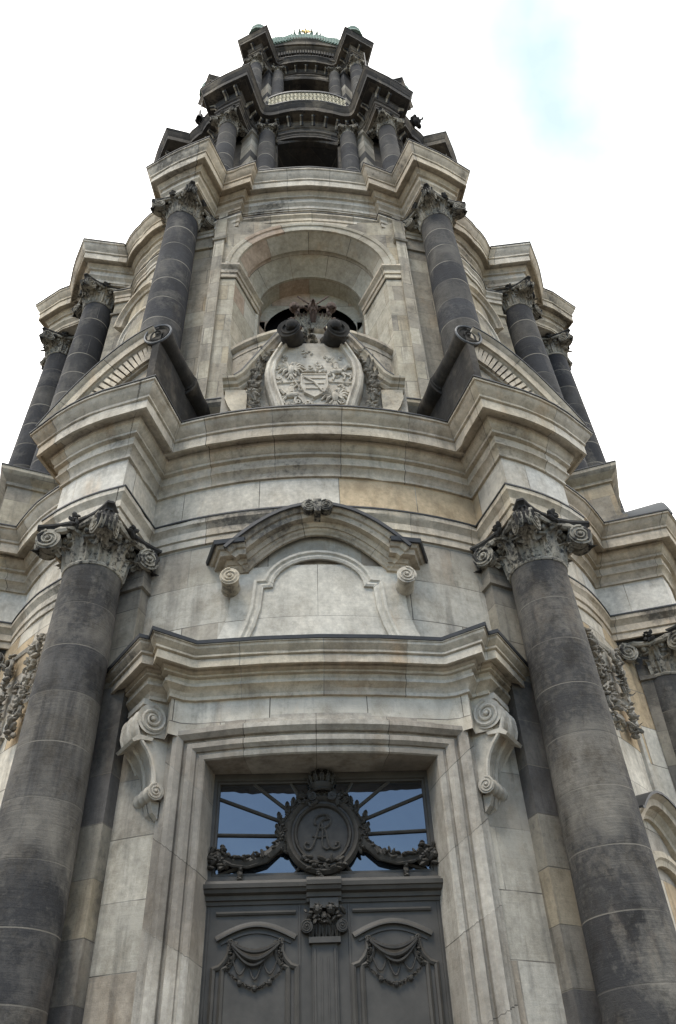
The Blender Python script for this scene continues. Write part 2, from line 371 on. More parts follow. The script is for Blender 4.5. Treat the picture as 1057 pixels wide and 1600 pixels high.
def tube(mb, pts, r, n=6, mi=0, flat=1.0):
    P = [Vector(p) for p in pts]; k = len(P); R = r if isinstance(r, (list, tuple)) else [r]*k; vs = []
    prev = None
    for i, p in enumerate(P):
        d = (P[min(i+1, k-1)]-P[max(i-1, 0)])
        if d.length < 1e-9: d = Vector((0, 0, 1))
        a, b_ = frame_of(d)
        if prev is not None:
            a = (prev-d.normalized()*prev.dot(d.normalized()))
            a = a.normalized() if a.length > 1e-6 else frame_of(d)[0]; b_ = d.normalized().cross(a)
        prev = a
        for j in range(n):
            t = 2*PI*j/n; vs.append(tuple(p+a*math.cos(t)*R[i]+b_*math.sin(t)*R[i]*flat))
    fs = [(i*n+j, i*n+(j+1) % n, (i+1)*n+(j+1) % n, (i+1)*n+j) for i in range(k-1) for j in range(n)]
    fs += [tuple(range(n)), tuple(range((k-1)*n, k*n))]
    mb.add(vs, fs, None, mi)
def blob(mb, c, ax, n=6, m=4, mi=0):
    """ellipsoid, ax = three half-axis vectors"""
    c = Vector(c); A = [Vector(a) for a in ax]; vs = [tuple(c+A[2])]
    for i in range(1, m):
        t = PI*i/m
        for j in range(n):
            p = 2*PI*j/n; vs.append(tuple(c+A[0]*math.sin(t)*math.cos(p)+A[1]*math.sin(t)*math.sin(p)+A[2]*math.cos(t)))
    vs.append(tuple(c-A[2])); e = len(vs)-1
    fs = [(0, 1+j, 1+(j+1) % n) for j in range(n)]+[(e, 1+(m-2)*n+j, 1+(m-2)*n+(j+1) % n) for j in range(n)]
    for i in range(m-2):
        fs += [(1+i*n+j, 1+i*n+(j+1) % n, 1+(i+1)*n+(j+1) % n, 1+(i+1)*n+j) for j in range(n)]
    mb.add(vs, fs, None, mi)
def rblob(mb, rnd, c, r, mi=0, long=1.8):
    d = Vector((rnd.uniform(-1, 1), rnd.uniform(-1, 1), rnd.uniform(-1, 1))).normalized(); a, b_ = frame_of(d)
    k = rnd.uniform(.7, 1.2)*r; blob(mb, c, (a*k*.75, b_*k*.5, d*k*long*.62), 6, 4, mi)
def leaf(mb, base, up, outw, h, w, curl=.35, mi=0, lobes=4):
    """acanthus leaf: lobed, ribbed and rolled outward at the tip"""
    base = Vector(base); up = Vector(up).normalized(); ow = Vector(outw).normalized(); sd_ = up.cross(ow).normalized()
    N = 11; C = 7; vs = []
    for i in range(N):
        t = i/(N-1)
        if t < .7: p = base+up*(h*t*1.12)+ow*(h*.16*t)
        else:
            q = (t-.7)/.3*2.3; p = base+up*(h*(.784+curl*.42*math.sin(q)))+ow*(h*.112+h*curl*.55*(1-math.cos(q)))
        ww = w*(.62+.38*math.sin(PI*min(1, t*1.05)))*(1 if t < .75 else max(.25, 1-(t-.75)*2.6))
        ww *= 1-.24*abs(math.sin(t*PI*lobes))
        for j in range(C):
            s_ = (j/(C-1)-.5)*2
            vs.append(tuple(p+sd_*(ww*.5*s_)+ow*(.05*w*math.cos(s_*PI*2.5)-.10*w*s_*s_+(.09*w if abs(s_) < .05 else 0))))
    fs = [(i*C+j, i*C+j+1, (i+1)*C+j+1, (i+1)*C+j) for i in range(N-1) for j in range(C-1)]
    mb.add(vs, fs, None, mi)
def volute(mb, c, axis, up, R, w, mi=0, turns=2.3, ribs=2, start=0, hand=1):
    """rolled scroll: drum with ribs along its axis and a raised spiral with an eye on both ends"""
    c = Vector(c); ax = Vector(axis).normalized(); up = Vector(up); up = (up-ax*up.dot(ax)).normalized(); sd_ = ax.cross(up)
    n = 20; prof = []
    K = 4*max(1, ribs)
    for i in range(K+1):
        t = i/K; prof.append((R*(1-.13*abs(math.sin(PI*t*max(1, ribs)))), (t-.5)*w))
    vs = []
    for r, z in prof:
        for j in range(n):
            a = 2*PI*j/n; vs.append(tuple(c+ax*z+(up*math.cos(a)+sd_*math.sin(a))*r*.97))
    k = len(prof)
    fs = [(i*n+j, i*n+(j+1) % n, (i+1)*n+(j+1) % n, (i+1)*n+j) for i in range(k-1) for j in range(n)]
    fs += [tuple(range(n)), tuple(range((k-1)*n, k*n))]
    mb.add(vs, fs, None, mi)
    for sgn in (-1, 1):
        P = []; rr_ = []; T = 34
        for i in range(T+1):
            t = i/T; a = start+hand*2*PI*turns*t; r = R*(.93-.80*t**.85)
            P.append(c+ax*(sgn*(w/2+R*.10*t))+(up*math.cos(a)+sd_*math.sin(a))*r); rr_.append(R*(.125-.06*t))
        tube(mb, P, rr_, 5, mi); e = R*.17
        blob(mb, c+ax*sgn*(w/2+R*.08), (up*e, sd_*e, ax*e), 8, 5, mi)
def garland(mb, pts, r, rnd, dens=1.0, mi=0, jit=.6):
    P = [Vector(p) for p in pts]; L = sum((P[i+1]-P[i]).length for i in range(len(P)-1)); n = max(3, int(L/r*2.2*dens))
    acc = [0]
    for i in range(len(P)-1): acc.append(acc[-1]+(P[i+1]-P[i]).length)
    for k in range(n):
        t = L*(k+.5)/n; i = max(j for j in range(len(acc)-1) if acc[j] <= t+1e-9); f = (t-acc[i])/max(1e-9, acc[i+1]-acc[i])
        p = P[i].lerp(P[i+1], f); fat = .55+.45*math.sin(PI*(k+.5)/n)
        for _ in range(3):
            q = p+Vector((rnd.uniform(-1, 1), rnd.uniform(-1, 1), rnd.uniform(-1, 1)))*r*jit*fat
            rblob(mb, rnd, q, r*.62*fat, mi)

# ------------------------------------------------------------------ the church tower
TOWER = bpy.data.objects.new('church_tower', None); COL.objects.link(TOWER); TOWER.location = (0, YT, -ZG)
TOWER['label'] = 'soot darkened baroque sandstone church tower of stacked columned stages above a grey portal door'
TOWER['category'] = 'church tower'
def part(mb, name, mats, parent=None, label=None, angle=26):
    o = mb.build(name, mats, TOWER if parent is None else parent, angle)
    if label: o['label'] = label
    return o
def inst(src, parent, loc, rot=0, sc=1.0, label=None):
    o = src.copy(); COL.objects.link(o); o.parent = parent; o.location = loc; o.rotation_euler = (0, 0, rot); o.scale = (sc, sc, sc) if not isinstance(sc, tuple) else sc
    if label: o['label'] = label
    return o

# ---- plan paths (one eighth each, from the middle of a face to the diagonal)
BAY = arc2((0, 9.35), (3.62, 8.58), .19, 10)
A1 = (3.62, 8.58)
oct1 = BAY+arc2((4.03, 9.95), (5.62, 9.06), .10, 5)+arc2((5.10, 7.42), (6.42, 6.42), .04, 5)
loop1 = loop4(oct1)
R1 = (3.62**2+.77**2)/(2*.77); bay1 = bay_chart(R1, 9.35)

# ---- ground stage walls
def wall_oct(dz=0): return None
octw = [(3.50, 8.64), (3.60, 8.86), (4.98, 8.22), (4.86, 7.98), (5.06, 7.62), (5.17, 7.45)]
mb = MB()
# diagonal bays and side faces, all round except the front bay
q_r = octw+arc2((5.17, 7.45), (6.42, 6.42), .04, 5)[1:]
q_r = q_r+[(y, x) for x, y in reversed(q_r[:-1])]
for k in range(4):
    mb.xf = rotk(k); sweep(mb, q_r, [(0, -1.6), (0, 10.86)], False)
    if k:
        sweep(mb, [(-x, y) for x, y in reversed(BAY)][:-1]+BAY, [(0, -1.6), (0, 10.86)], False)
mb.xf = None
part(mb, 'bay_wall', 'ashlar')
mb = MB()
for k in range(4):
    for s_ in (1, -1):
        f = rotk(k)
        mb = MB(); mb.xf = (lambda p, f=f, s_=s_: f((p[0]*s_, p[1], p[2])))
        if k == 2: continue
        sweep(mb, [(3.46, 8.60), (3.57, 8.90), (5.02, 8.225), (4.9, 7.93)], [(.02, -1.6), (.02, 9.80), (.08, 9.82), (.08, 9.92), (.03, 9.95), (.03, 10.86)], False)
        part(mb, 'pilaster', 'pilaster')
# front bay wall with the doorway left open
mb = MB(); DW = 1.93; DH = 5.97
xs = [DW+(3.52-DW)*i/6 for i in range(7)]
def bp(x): a = math.asin(x/R1); return (R1*math.sin(a), 9.35-R1+R1*math.cos(a))
for s_ in (1, -1):
    P = [(bp(x)[0]*s_, bp(x)[1]) for x in xs]
    if s_ < 0: P = P[::-1]
    sweep(mb, P, [(0, -1.6), (0, 10.86)], False)
xs2 = [-DW+2*DW*i/10 for i in range(11)]
sweep(mb, [bp(x) for x in xs2], [(0, DH), (0, 10.86)], False)
part(mb, 'portal_wall', 'ashlar_grey')

# ---- ground stage entablature
prof_arch = [(0, 10.84), (.06, 10.84), (.06, 11.00), (.04, 11.01), (.095, 11.03), (.095, 11.20), (.07, 11.21), (.10, 11.25), (.14, 11.31), (.18, 11.35), (.18, 11.46), (.0, 11.50)]
mb = MB(); sweep(mb, loop1, prof_arch); part(mb, 'architrave', 'cornice')
mb = MB(); sweep(mb, loop1, [(.175, 11.462), (.20, 11.462), (.20, 11.50), (.0, 11.53)]); part(mb, 'lead_flashing', 'lead')
mb = MB(); sweep(mb, loop1, [(0, 11.49), (0, 12.55)]); part(mb, 'frieze', 'frieze')
prof_c1 = [(0, 12.5), (.06, 12.5), (.06, 12.57), (.04, 12.58), (.07, 12.66), (.13, 12.73), (.17, 12.75), (.17, 12.80), (.14, 12.80), (.15, 13.00), (.24, 13.02), (.24, 13.09), (.20, 13.10), (.25, 13.13), (.31, 13.20), (.34, 13.28), (.36, 13.30), (.36, 13.36),
           (.30, 13.40), (.54, 13.40), (.54, 13.30), (.60, 13.30), (.60, 13.57), (.58, 13.58), (.64, 13.60), (.64, 13.66), (.61, 13.67), (.65, 13.71), (.71, 13.77), (.76, 13.83), (.79, 13.90), (.83, 13.91), (.83, 13.97)]
mb = MB(); sweep(mb, loop1, prof_c1); part(mb, 'cornice', 'cornice')
mb = MB(); sweep(mb, loop1, [(.80, 13.965), (.855, 13.965), (.855, 14.0), (.2, 14.06), (-1.5, 14.08)]); part(mb, 'lead_flashing', 'lead')

# ---- columns and capitals (built once, copied)
def capital_mesh(name, seed, egg=True):
    rnd = random.Random(seed); mb = MB(raw=True)
    lathe(mb, [(.55, -.03), (.585, -.02), (.60, .02), (.585, .055), (.555, .06)], n=40)              # astragal
    lathe(mb, [(.53, .03), (.53, .3), (.545, .5), (.57, .60), (.60, .64)], n=32)
    for row, (h, n_, w, r0_) in enumerate(((.36, 8, .42, .56), (.58, 8, .38, .565))):
        for i in range(n_):
            a = 2*PI*(i+(.5 if row == 0 else 0))/n_; d = Vector((math.cos(a), math.sin(a), 0))
            leaf(mb, d*r0_+Vector((0, 0, .05)), (0, 0, 1), d, h, w, .62, 0, 5)
    lathe(mb, [(.57, .60), (.63, .615), (.645, .64), (.63, .665), (.60, .67)], n=36)                     # ring
    for i in range(20):
        a = 2*PI*i/20; d = Vector((math.cos(a), math.sin(a), 0)); t = Vector((-d.y, d.x, 0))
        blob(mb, d*.67+Vector((0, 0, .755)), (t*.08, d*.085, Vector((0, 0, .10))), 7, 5)
    lathe(mb, [(.60, .67), (.64, .70), (.66, .76), (.70, .84), (.70, .86)], n=36)
    for k in range(4):
        a = PI/4+k*PI/2; d = Vector((math.cos(a), math.sin(a), 0)); t = Vector((-d.y, d.x, 0))
        for s_ in (-1, 1):                                                                               # a pair of rolls under every horn
            volute(mb, d*.98+t*s_*.11+Vector((0, 0, .655)), (t+d*.35*s_), (0, 0, 1), .255, .18, hand=s_, start=.3)
            # scroll stem running in to the middle of the face
            m = Vector((math.cos(a+s_*PI/4), math.sin(a+s_*PI/4), 0))
            P = [d*.90+t*s_*.16+Vector((0, 0, .875)), d*.80+t*s_*.25+Vector((0, 0, .87)), (d*.45+m*.42)+Vector((0, 0, .845)), m*.73+Vector((0, 0, .80))]
            tube(mb, P, [.07, .085, .08, .05], 7)
        leaf(mb, d*.70+Vector((0, 0, .40)), Vector((0, 0, 1))*.82+d*.62, d-Vector((0, 0, .5)), .62, .34, .25)   # leaf clasping the horn
        leaf(mb, d*1.17+Vector((0, 0, .86)), Vector((0, 0, -1))-d*.25, d, .50, .40, .3, 1, 5)
        for q in range(5): tube(mb, [d*(1.10)+t*(.06*(q-2))+Vector((0, 0, .88)), d*1.20+t*(.09*(q-2))+Vector((0, 0, .70)), d*1.13+t*(.075*(q-2))+Vector((0, 0, .50))], [.03, .04, .02], 5, 1)
        m = Vector((math.cos(k*PI/2), math.sin(k*PI/2), 0)); tt = Vector((-m.y, m.x, 0))
        for i in range(7):                                                                               # flower on the abacus
            q = 2*PI*i/7; c = m*.83+tt*(.10*math.cos(q)*(i > 0))+Vector((0, 0, .95+.10*math.sin(q)*(i > 0)))
            rblob(mb, rnd, c, .085, 1)
        for s_ in (-1, 1):
            for i in range(3): rblob(mb, rnd, m*(.70)+tt*s_*(.12+.09*i)+Vector((0, 0, .86-.02*i)), .065)
    # abacus with hollow sides and cut horns
    def aba(sc):
        P = []
        for k in range(4):
            a = k*PI/2; c, s_ = math.cos(a), math.sin(a)
            def rt(x, y): return (x*c-y*s_, x*s_+y*c)
            for i in range(9):
                t = -1+2*i/8; P.append(rt((.70+.19*t*t)*sc+ (.0), t*.80*sc))
        return P
    rows = [(.93, .875), (.98, .90), (.98, .945), (.99, .96), (1.04, .99), (1.06, 1.0), (1.06, 1.05)]
    vs = [(x, y, z) for s_, z in rows for x, y in aba(s_)]; n_ = 36
    fs = [(j*n_+i, j*n_+(i+1) % n_, (j+1)*n_+(i+1) % n_, (j+1)*n_+i) for j in range(len(rows)-1) for i in range(n_)]
    fs += [tuple(range(n_)), tuple(range((len(rows)-1)*n_, len(rows)*n_))]
    mb.add(vs, fs, None, 1)
    return mb
def shaft_mb(r0_, r1, h, drums, n=40):
    """drum column with entasis and slightly worn joints"""
    mb = MB(raw=True); P = []
    def rad_(z): t = z/h; return r0_+(r1-r0_)*(t**1.7)
    P = [(rad_(h*i/24), h*i/24) for i in range(25)]
    lathe(mb, P, n=n)
    k = drums/h; mb.uv = [[(a[0], a[1]*k) for a in u] for u in mb.uv]
    return mb
def base_mb(r):
    mb = MB(raw=True)
    lathe(mb, [(r, .46), (r*1.04, .42), (r*1.10, .40), (r*1.14, .34), (r*1.10, .29), (r*1.07, .27), (r*1.09, .22), (r*1.2, .2), (r*1.26, .13), (r*1.2, .05), (r*1.05, .04)], n=36)
    s_ = r*1.3; v = [(-s_, -s_), (s_, -s_), (s_, s_), (-s_, s_)]
    mb.add([(x, y, z) for z in (-.18, .05) for x, y in v], [(0, 1, 5, 4), (1, 2, 6, 5), (2, 3, 7, 6), (3, 0, 4, 7), (4, 5, 6, 7)])
    return mb
CAP0 = capital_mesh('capital', 3).build('capital', ['capital', 'capital_dark'], None, 40)
CAP0['label'] = ''; del CAP0['label']
first_cap = [True]
def put_capital(parent, z, sc):
    if first_cap[0]:
        first_cap[0] = False; o = CAP0
    else:
        o = CAP0.copy(); COL.objects.link(o)
    o.parent = parent; o.location = (0, 0, z); o.scale = (sc, sc, sc); return o
def make_column(x, yp, z0, z1, r0_, r1, ang, capsc, drums, mat='column', base=True, proto=None):
    if proto is None:
        o = shaft_mb(r0_, r1, z1-z0, drums).build('column', mat, TOWER)
        if base: base_mb(r0_).build('base', mat, o).location = (0, 0, -.44)
    else:
        o = proto.copy(); COL.objects.link(o); o.parent = TOWER
        for ch in proto.children:
            if ch.name.startswith('base'):
                c = ch.copy(); COL.objects.link(c); c.parent = o
    o.location = (x, -yp, z0+ZG); o.rotation_euler = (0, 0, ang)
    put_capital(o, z1-z0, capsc)
    return o
TA = math.atan2(.426, .904)
def ring_places(x, yp):
    """the eight places of a column by the symmetry of the tower; only those the street can see"""
    sx, sy = (8.62, 4.66) if yp > 9 else (yp, x)
    return [(x, yp, TA), (-x, yp, -TA), (sx, sy, PI/2-TA), (-sx, sy, TA-PI/2)]
p = None
for (x, y, a) in ring_places(4.50, 9.15):
    o = make_column(x, y, .55, 9.86, .665, .565, a, 1.0, 10, proto=p)
    if p is None: p = o
for (x, y, a) in ring_places(4.50, 9.15):
    mb = MB()
    t = (math.cos(a), -math.sin(a)); nn = (math.sin(a), math.cos(a)); ch = flat_chart((x, y), t, nn)
    prism(mb, rect(-.98, -1.6, .98, -.15), ch, -1.6, .98)
    for dz, e in ((-1.6, .12), (-.25, .10)): prism(mb, rect(-.98-e, dz, .98+e, dz+(.3 if e > .11 else .2)), ch, -1.6, .98+e)
    part(mb, 'column_pedestal', 'pilaster')

# ---- portal: jambs, frame, hood, consoles
mb = MB()
Fp = [(DW, -1.6), (DW, DH), (-DW, DH), (-DW, -1.6)]      # left of travel = outwards
pf = [(0, -.75), (0, .10), (.02, .13), (.09, .15), (.11, .11), (.15, .11), (.15, .15), (.20, .21), (.28, .22), (.31, .17), (.31, .13), (.37, .13), (.37, .20), (.44, .28), (.52, .28), (.55, .22), (.55, .15), (.61, .15), (.61, .11), (.68, .11), (.68, .06), (.76, .06), (.76, -.05)]
pf = [(-a, w) for a, w in pf]
Fp2 = []
def subdiv(P, n):
    R = []
    for i in range(len(P)-1):
        k = n[i]
        for j in range(k): R.append((lerp(P[i][0], P[i+1][0], j/k), lerp(P[i][1], P[i+1][1], j/k)))
    return R+[P[-1]]
mold(mb, subdiv(Fp, [1, 8, 1]), pf, bay1)
# raised outer ears at the top corners
part(mb, 'portal_frame', 'moulding')
flatd = flat_chart((0, 8.6), (1, 0), (0, 1))

HOODH = [(0, 9.44), (.9, 9.42), (1.6, 9.37), (2.15, 9.33), (2.45, 9.38), (2.68, 9.52), (2.80, 9.66), (2.86, 9.48), (3.08, 9.22), (3.62, 8.30)]
# plan of the hood (base line); the cornice steps out from it
hood_half = [(0, 9.46), (1.0, 9.41), (1.8, 9.30), (2.25, 9.24), (2.45, 9.27), (2.62, 9.38), (2.66, 9.20), (2.86, 9.34), (3.42, 8.50)]
hood_half = [(0, 9.40), (1.0, 9.36), (1.8, 9.28), (2.20, 9.24), (2.42, 9.28), (2.60, 9.40), (2.68, 9.18), (2.96, 9.32), (3.56, 8.42)]
hood = [(-x, y) for x, y in reversed(hood_half[1:])]+hood_half
ph = [(0, 7.08), (.06, 7.08), (.06, 7.15), (.04, 7.16), (.08, 7.24), (.15, 7.30), (.19, 7.32), (.19, 7.39), (.15, 7.40), (.17, 7.50), (.24, 7.51), (.24, 7.56), (.22, 7.57), (.28, 7.61), (.28, 7.66), (.40, 7.66), (.40, 7.60), (.44, 7.60), (.44, 7.79), (.42, 7.80), (.48, 7.82), (.48, 7.87), (.45, 7.88), (.49, 7.92), (.55, 7.99), (.56, 8.05), (.58, 8.05), (.58, 8.12)]
ph = [(w, 7.06+(z-7.08)*.83) for w, z in ph]
mb = MB(); sweep(mb, hood, [(0, 6.40), (0, 7.10)], False); part(mb, 'portal_frieze', 'ashlar')
mb = MB(); sweep(mb, hood, ph, False); part(mb, 'portal_hood', 'cornice')
mb = MB(); sweep(mb, hood, [(.55, 7.885), (.60, 7.885), (.61, 7.95), (.57, 7.965), (.2, 8.03), (-.3, 8.12)], False); part(mb, 'lead_flashing', 'lead')

def console(s_):
    mb = MB(); mb.xf = (lambda p: p) if s_ > 0 else mirx
    a = (.83, .56); e = (.56, -.83); ch = flat_chart((2.72, 9.15), a, (-e[0], -e[1]))
    T = lambda u, z, w: ch(u, z, w)
    # body: S-shaped outline, extruded back along the return
    S_ = [(.50, 6.66), (.50, 6.52), (.46, 6.40), (.37, 6.28), (.26, 6.16), (.17, 6.02), (.11, 5.86), (.08, 5.70), (.07, 5.56), (.05, 5.44)]
    prism(mb, ([(-.14, 6.92), (.2, 6.92)]+S_+[(-.14, 5.38)])[::-1], T, -.62, -.03)
    c = T(.25, 6.70, -.28); ax = Vector((-e[0], -e[1], 0))
    volute(mb, c, ax, (0, 0, 1), .285, .66, ribs=3, hand=-1)
    c = T(.03, 5.48, -.30); volute(mb, c, ax, (0, 0, 1), .15, .70, ribs=4)
    prism(mb, rect(-.14, 6.96, .44, 7.07), T, -.62, .02)
    prism(mb, [(.18, 6.38), (.46, 6.38), (.56, 6.27), (.52, 6.23), (.40, 6.30), (.20, 6.32)], T, -.61, .04)
    for w, rr2 in ((.0, .04), (-.6, .04), (-.3, .055)): tube(mb, [T(x-.01, z, w) for x, z in S_], rr2, 6)
    for w in (-.12, -.28, -.44): prism(mb, [(-.10, 5.36), (.06, 5.36), (.0, 5.18), (-.10, 5.08)], T, w-.06, w+.06)
    return part(mb, 'console', 'smooth')
console(1); console(-1)

# ---- framed blind panel with its little pediment over the hood
mb = MB()
side = [(2.02, 8.15), (1.85, 8.5), (1.72, 8.95), (1.70, 9.35), (1.72, 9.95)]
def side_x(z):
    for (xa, za), (xb, zb_) in zip(side, side[1:]):
        if za <= z <= zb_: return lerp(xa, xb, (z-za)/(zb_-za))
    return side[-1][0]
NR, NC = 14, 20; vs = []; uvp = []
for r_i in range(NR+1):
    z = 8.12+1.86*r_i/NR; X = side_x(max(8.15, min(9.95, z)))
    for c_i in range(-1, NC+2):
        cc_ = max(0, min(NC, c_i)); u = -X+2*X*cc_/NC; vs.append(bay1(u, z, -.1 if c_i != cc_ else .08)); uvp.append((u, z))
NW = NC+3; fs = [(r_i*NW+c_i, r_i*NW+c_i+1, (r_i+1)*NW+c_i+1, (r_i+1)*NW+c_i) for r_i in range(NR) for c_i in range(NW-1)]
mb.add(vs, fs, [[uvp[k] for k in f_] for f_ in fs])
def panel_line(dx=0):
    pts = [(1.36+dx, 8.18), (1.22+dx, 8.55), (1.12+dx, 8.95), (1.08+dx, 9.45), (.90+dx, 9.45)]
    pts += [((.90+dx)*math.cos(t), 9.45+(.66+dx*.6)*math.sin(t)) for t in [PI*i/16 for i in range(1, 16)]]
    return pts+[(-x, z) for x, z in reversed(pts[:5])]
pl = panel_line()
mold(mb, pl, [(.02, .08), (.02, .13), (-.03, .15), (-.07, .13), (-.09, .13), (-.12, .17), (-.17, .17), (-.19, .08)], bay1)
part(mb, 'blind_panel', 'panel')
mb = MB()
ped = [(-1.86, 9.86), (-1.40, 9.86)]
nA = 16
for i in range(1, nA):
    t = i/nA; ped.append((-1.38+2.76*t, 9.86+.86*math.sin(PI*t)**.9*1.0))
ped += [(1.40, 9.86), (1.86, 9.86)]
pp = [(0, .08), (0, .14), (.04, .16), (.07, .20), (.12, .22), (.12, .26), (.20, .30), (.22, .30), (.22, .44), (.34, .45), (.35, .50), (.44, .56), (.47, .57), (.47, .08)]
mold(mb, ped[1:-1], pp, bay1)
for s_ in (-1, 1):                                            # tabs, returned to the wall at the ends
    P = [bay1(1.36, 0, 0)[:2], bay1(1.50, 0, 0)[:2], (bay1(1.60, 0, 0)[0], bay1(1.60, 0, 0)[1]), (bay1(1.84, 0, 0)[0], bay1(1.84, 0, 0)[1]-.7)]
    if s_ < 0: P = [(-x, y) for x, y in reversed(P)]
    sweep(mb, P, [(w, 9.86+a) for a, w in pp], False)
for s_ in (-1, 1):   # rolled ends: scrolls under the tabs
    volute(mb, bay1(s_*1.66, 9.50, .30), Vector((0, 1, 0)), (0, 0, 1), .20, .44, ribs=1, hand=s_)
pt_ = part(mb, 'panel_pediment', 'cornice')
mb = MB(); mold(mb, ped[1:-1], [(.42, .585), (.43, .615), (.50, .615), (.515, .50), (.56, .08)], bay1)
for s_ in (-1, 1):
    P = [bay1(1.36, 0, 0)[:2], bay1(1.50, 0, 0)[:2], bay1(1.60, 0, 0)[:2], (bay1(1.84, 0, 0)[0], bay1(1.84, 0, 0)[1]-.7)]
    if s_ < 0: P = [(-x, y) for x, y in reversed(P)]
    sweep(mb, P, [(.565, 10.27), (.60, 10.28), (.62, 10.37), (.1, 10.45)], False)
part(mb, 'lead_flashing', 'lead', pt_)
mb = MB()
for s_ in (-1, 1): volute(mb, bay1(s_*.17, 11.10, .50), Vector((0, 1, 0)), (0, 0, 1), .15, .28, ribs=1, hand=-s_)
prism(mb, [(-.06, 10.92), (.06, 10.92), (.08, 11.25), (-.08, 11.25)], bay1, .1, .66)
part(mb, 'scroll_crest', 'capital', pt_)

# ---- door leaves, transom light
mb = MB()
prism(mb, rect(-1.98, -1.6, 1.98, 4.0), flatd, -.15, 0.0)
part(mb, 'door_backing', 'door')
def door_leaf(s_):
    mb = MB(); mb.xf = None if s_ > 0 else mirx
    P = rect(.16, -1.55, 1.91, 3.86); prism(mb, P, flatd, -.02, .05)
    # rail bead and stile beads
    mold(mb, [(.44, 3.74), (1.66, 3.74)], [(-.025, .05), (-.025, .085), (.0, .10), (.03, .085), (.03, .05)], flatd)
    for u in (.38, 1.78): mold(mb, [(u, -1.5), (u, 3.84)], [(-.02, .05), (-.015, .065), (.015, .065), (.02, .05)], flatd)
    leafo = part(mb, 'door_leaf', 'door')
    mb = MB(); mb.xf = None if s_ > 0 else mirx
    c = 1.06
    c = 1.04
    arch = [(c-.60+1.2*i/16, 3.38+.19*math.sin(PI*i/16)) for i in range(17)][::-1]
    mold(mb, arch, [(-.05, .05), (-.05, .08), (-.02, .09), (-.015, .11), (.015, .13), (.035, .13), (.035, .05)], flatd)
    mold(mb, [(u, z-.10) for u, z in arch[1:-1]], [(-.02, .05), (-.015, .075), (.015, .075), (.02, .05)], flatd)
    sh = lambda d: [(c+.62+d, -1.5), (c+.62+d, 2.98), (c+.53+d, 3.01), (c+.45+d*.8, 3.09), (c+.39+d*.7, 3.20), (c+.39+d*.6, 3.38+d*.2)]
    for d, w in ((0, .09), (-.13, .075)):
        for m in (1, -1):
            pts = [(c+(x-c)*m, z) for x, z in sh(d)]
            mold(mb, pts, [(-.04, .05), (-.035, w), (0, w+.025), (.035, w), (.04, .05)], flatd)
    part(mb, 'panel_moulding', 'door', leafo)
    mb = MB(); mb.xf = None if s_ > 0 else mirx; rnd = random.Random(5)
    def sw(x0, x1, z0, dip, r, w=.10, n=13):
        tube(mb, [flatd(lerp(x0, x1, i/(n-1)), z0-dip*math.sin(PI*i/(n-1)), w+.02*math.sin(PI*i/(n-1))) for i in range(n)], [r*(.55+.6*math.sin(PI*i/(n-1))) for i in range(n)], 7, 0)
    sw(c-.37, c+.37, 3.33, .14, .032, .11); sw(c-.36, c+.36, 3.30, .21, .034, .12); sw(c-.30, c+.36, 3.28, .27, .022, .11)
    for i in range(3): sw(c-.33+.22*i, c-.11+.22*i, 3.10, .20 if i != 1 else .27, .014, .08)
    n = 17
    garland(mb, [flatd(c-.40+.8*i/(n-1), 2.95-.22*math.sin(PI*i/(n-1)), .09) for i in range(n)], .032, rnd, .8)
    for m in (-1, 1):
        garland(mb, [flatd(c+m*.38, 3.34, .10), flatd(c+m*.37, 3.15, .10), flatd(c+m*.41, 2.95, .09)], .040, rnd, .9)
        tube(mb, [flatd(c+m*.38+m*.04*math.cos(t), 3.33+.04*math.sin(t), .10) for t in [i*.7 for i in range(9)]], .014, 6)
    for x, z in ((0, 2.72), (-.22, 2.79), (.22, 2.79)): blob(mb, flatd(c+x, z, .09), ((.04, 0, 0), (0, .04, 0), (0, 0, .045)), 7, 5)
    part(mb, 'door_garland', 'door_dark', leafo)
door_leaf(1); door_leaf(-1)
# meeting post with its small capital
mb = MB()
prism(mb, rect(-.19, -1.5, .19, 3.3), flatd, 0, .10)
for u in (-.15, .15): mold(mb, [(u, -1.5), (u, 3.22)], [(-.02, .10), (-.015, .115), (.015, .115), (.02, .10)], flatd)
for u in (-.05, .05): mold(mb, [(u, -1.5), (u, 3.10)], [(-.012, .10), (-.01, .11), (.01, .11), (.012, .10)], flatd)
prism(mb, rect(-.24, 3.28, .24, 3.36), flatd, 0, .17)
post = part(mb, 'door_post', 'door')
mb = MB(); rnd = random.Random(9)
for i in range(5): leaf(mb, flatd(-.2+.1*i, 3.36, .12), (0, 0, 1), (0, 1, 0), .26, .12, .5)
for s_ in (-1, 1):
    volute(mb, flatd(s_*.27, 3.50, .14), (0, 1, 0), (0, 0, 1), .095, .14, ribs=1, hand=s_)
    blob(mb, flatd(s_*.10, 3.74, .20), ((.07, 0, 0), (0, .07, 0), (0, 0, .08)), 9, 7)
    for i in range(6): rblob(mb, rnd, flatd(s_*(.10+.05*math.cos(i)), 3.76+.05*math.sin(i), .24), .035)
    for i in range(9): rblob(mb, rnd, flatd(s_*(.06+.028*i), 3.58+.03*((i*5) % 7), .16), .06)
for i in range(8): rblob(mb, rnd, flatd(rnd.uniform(-.15, .15), rnd.uniform(3.55, 3.66), .2), .06)
part(mb, 'post_capital', 'door_dark', post)
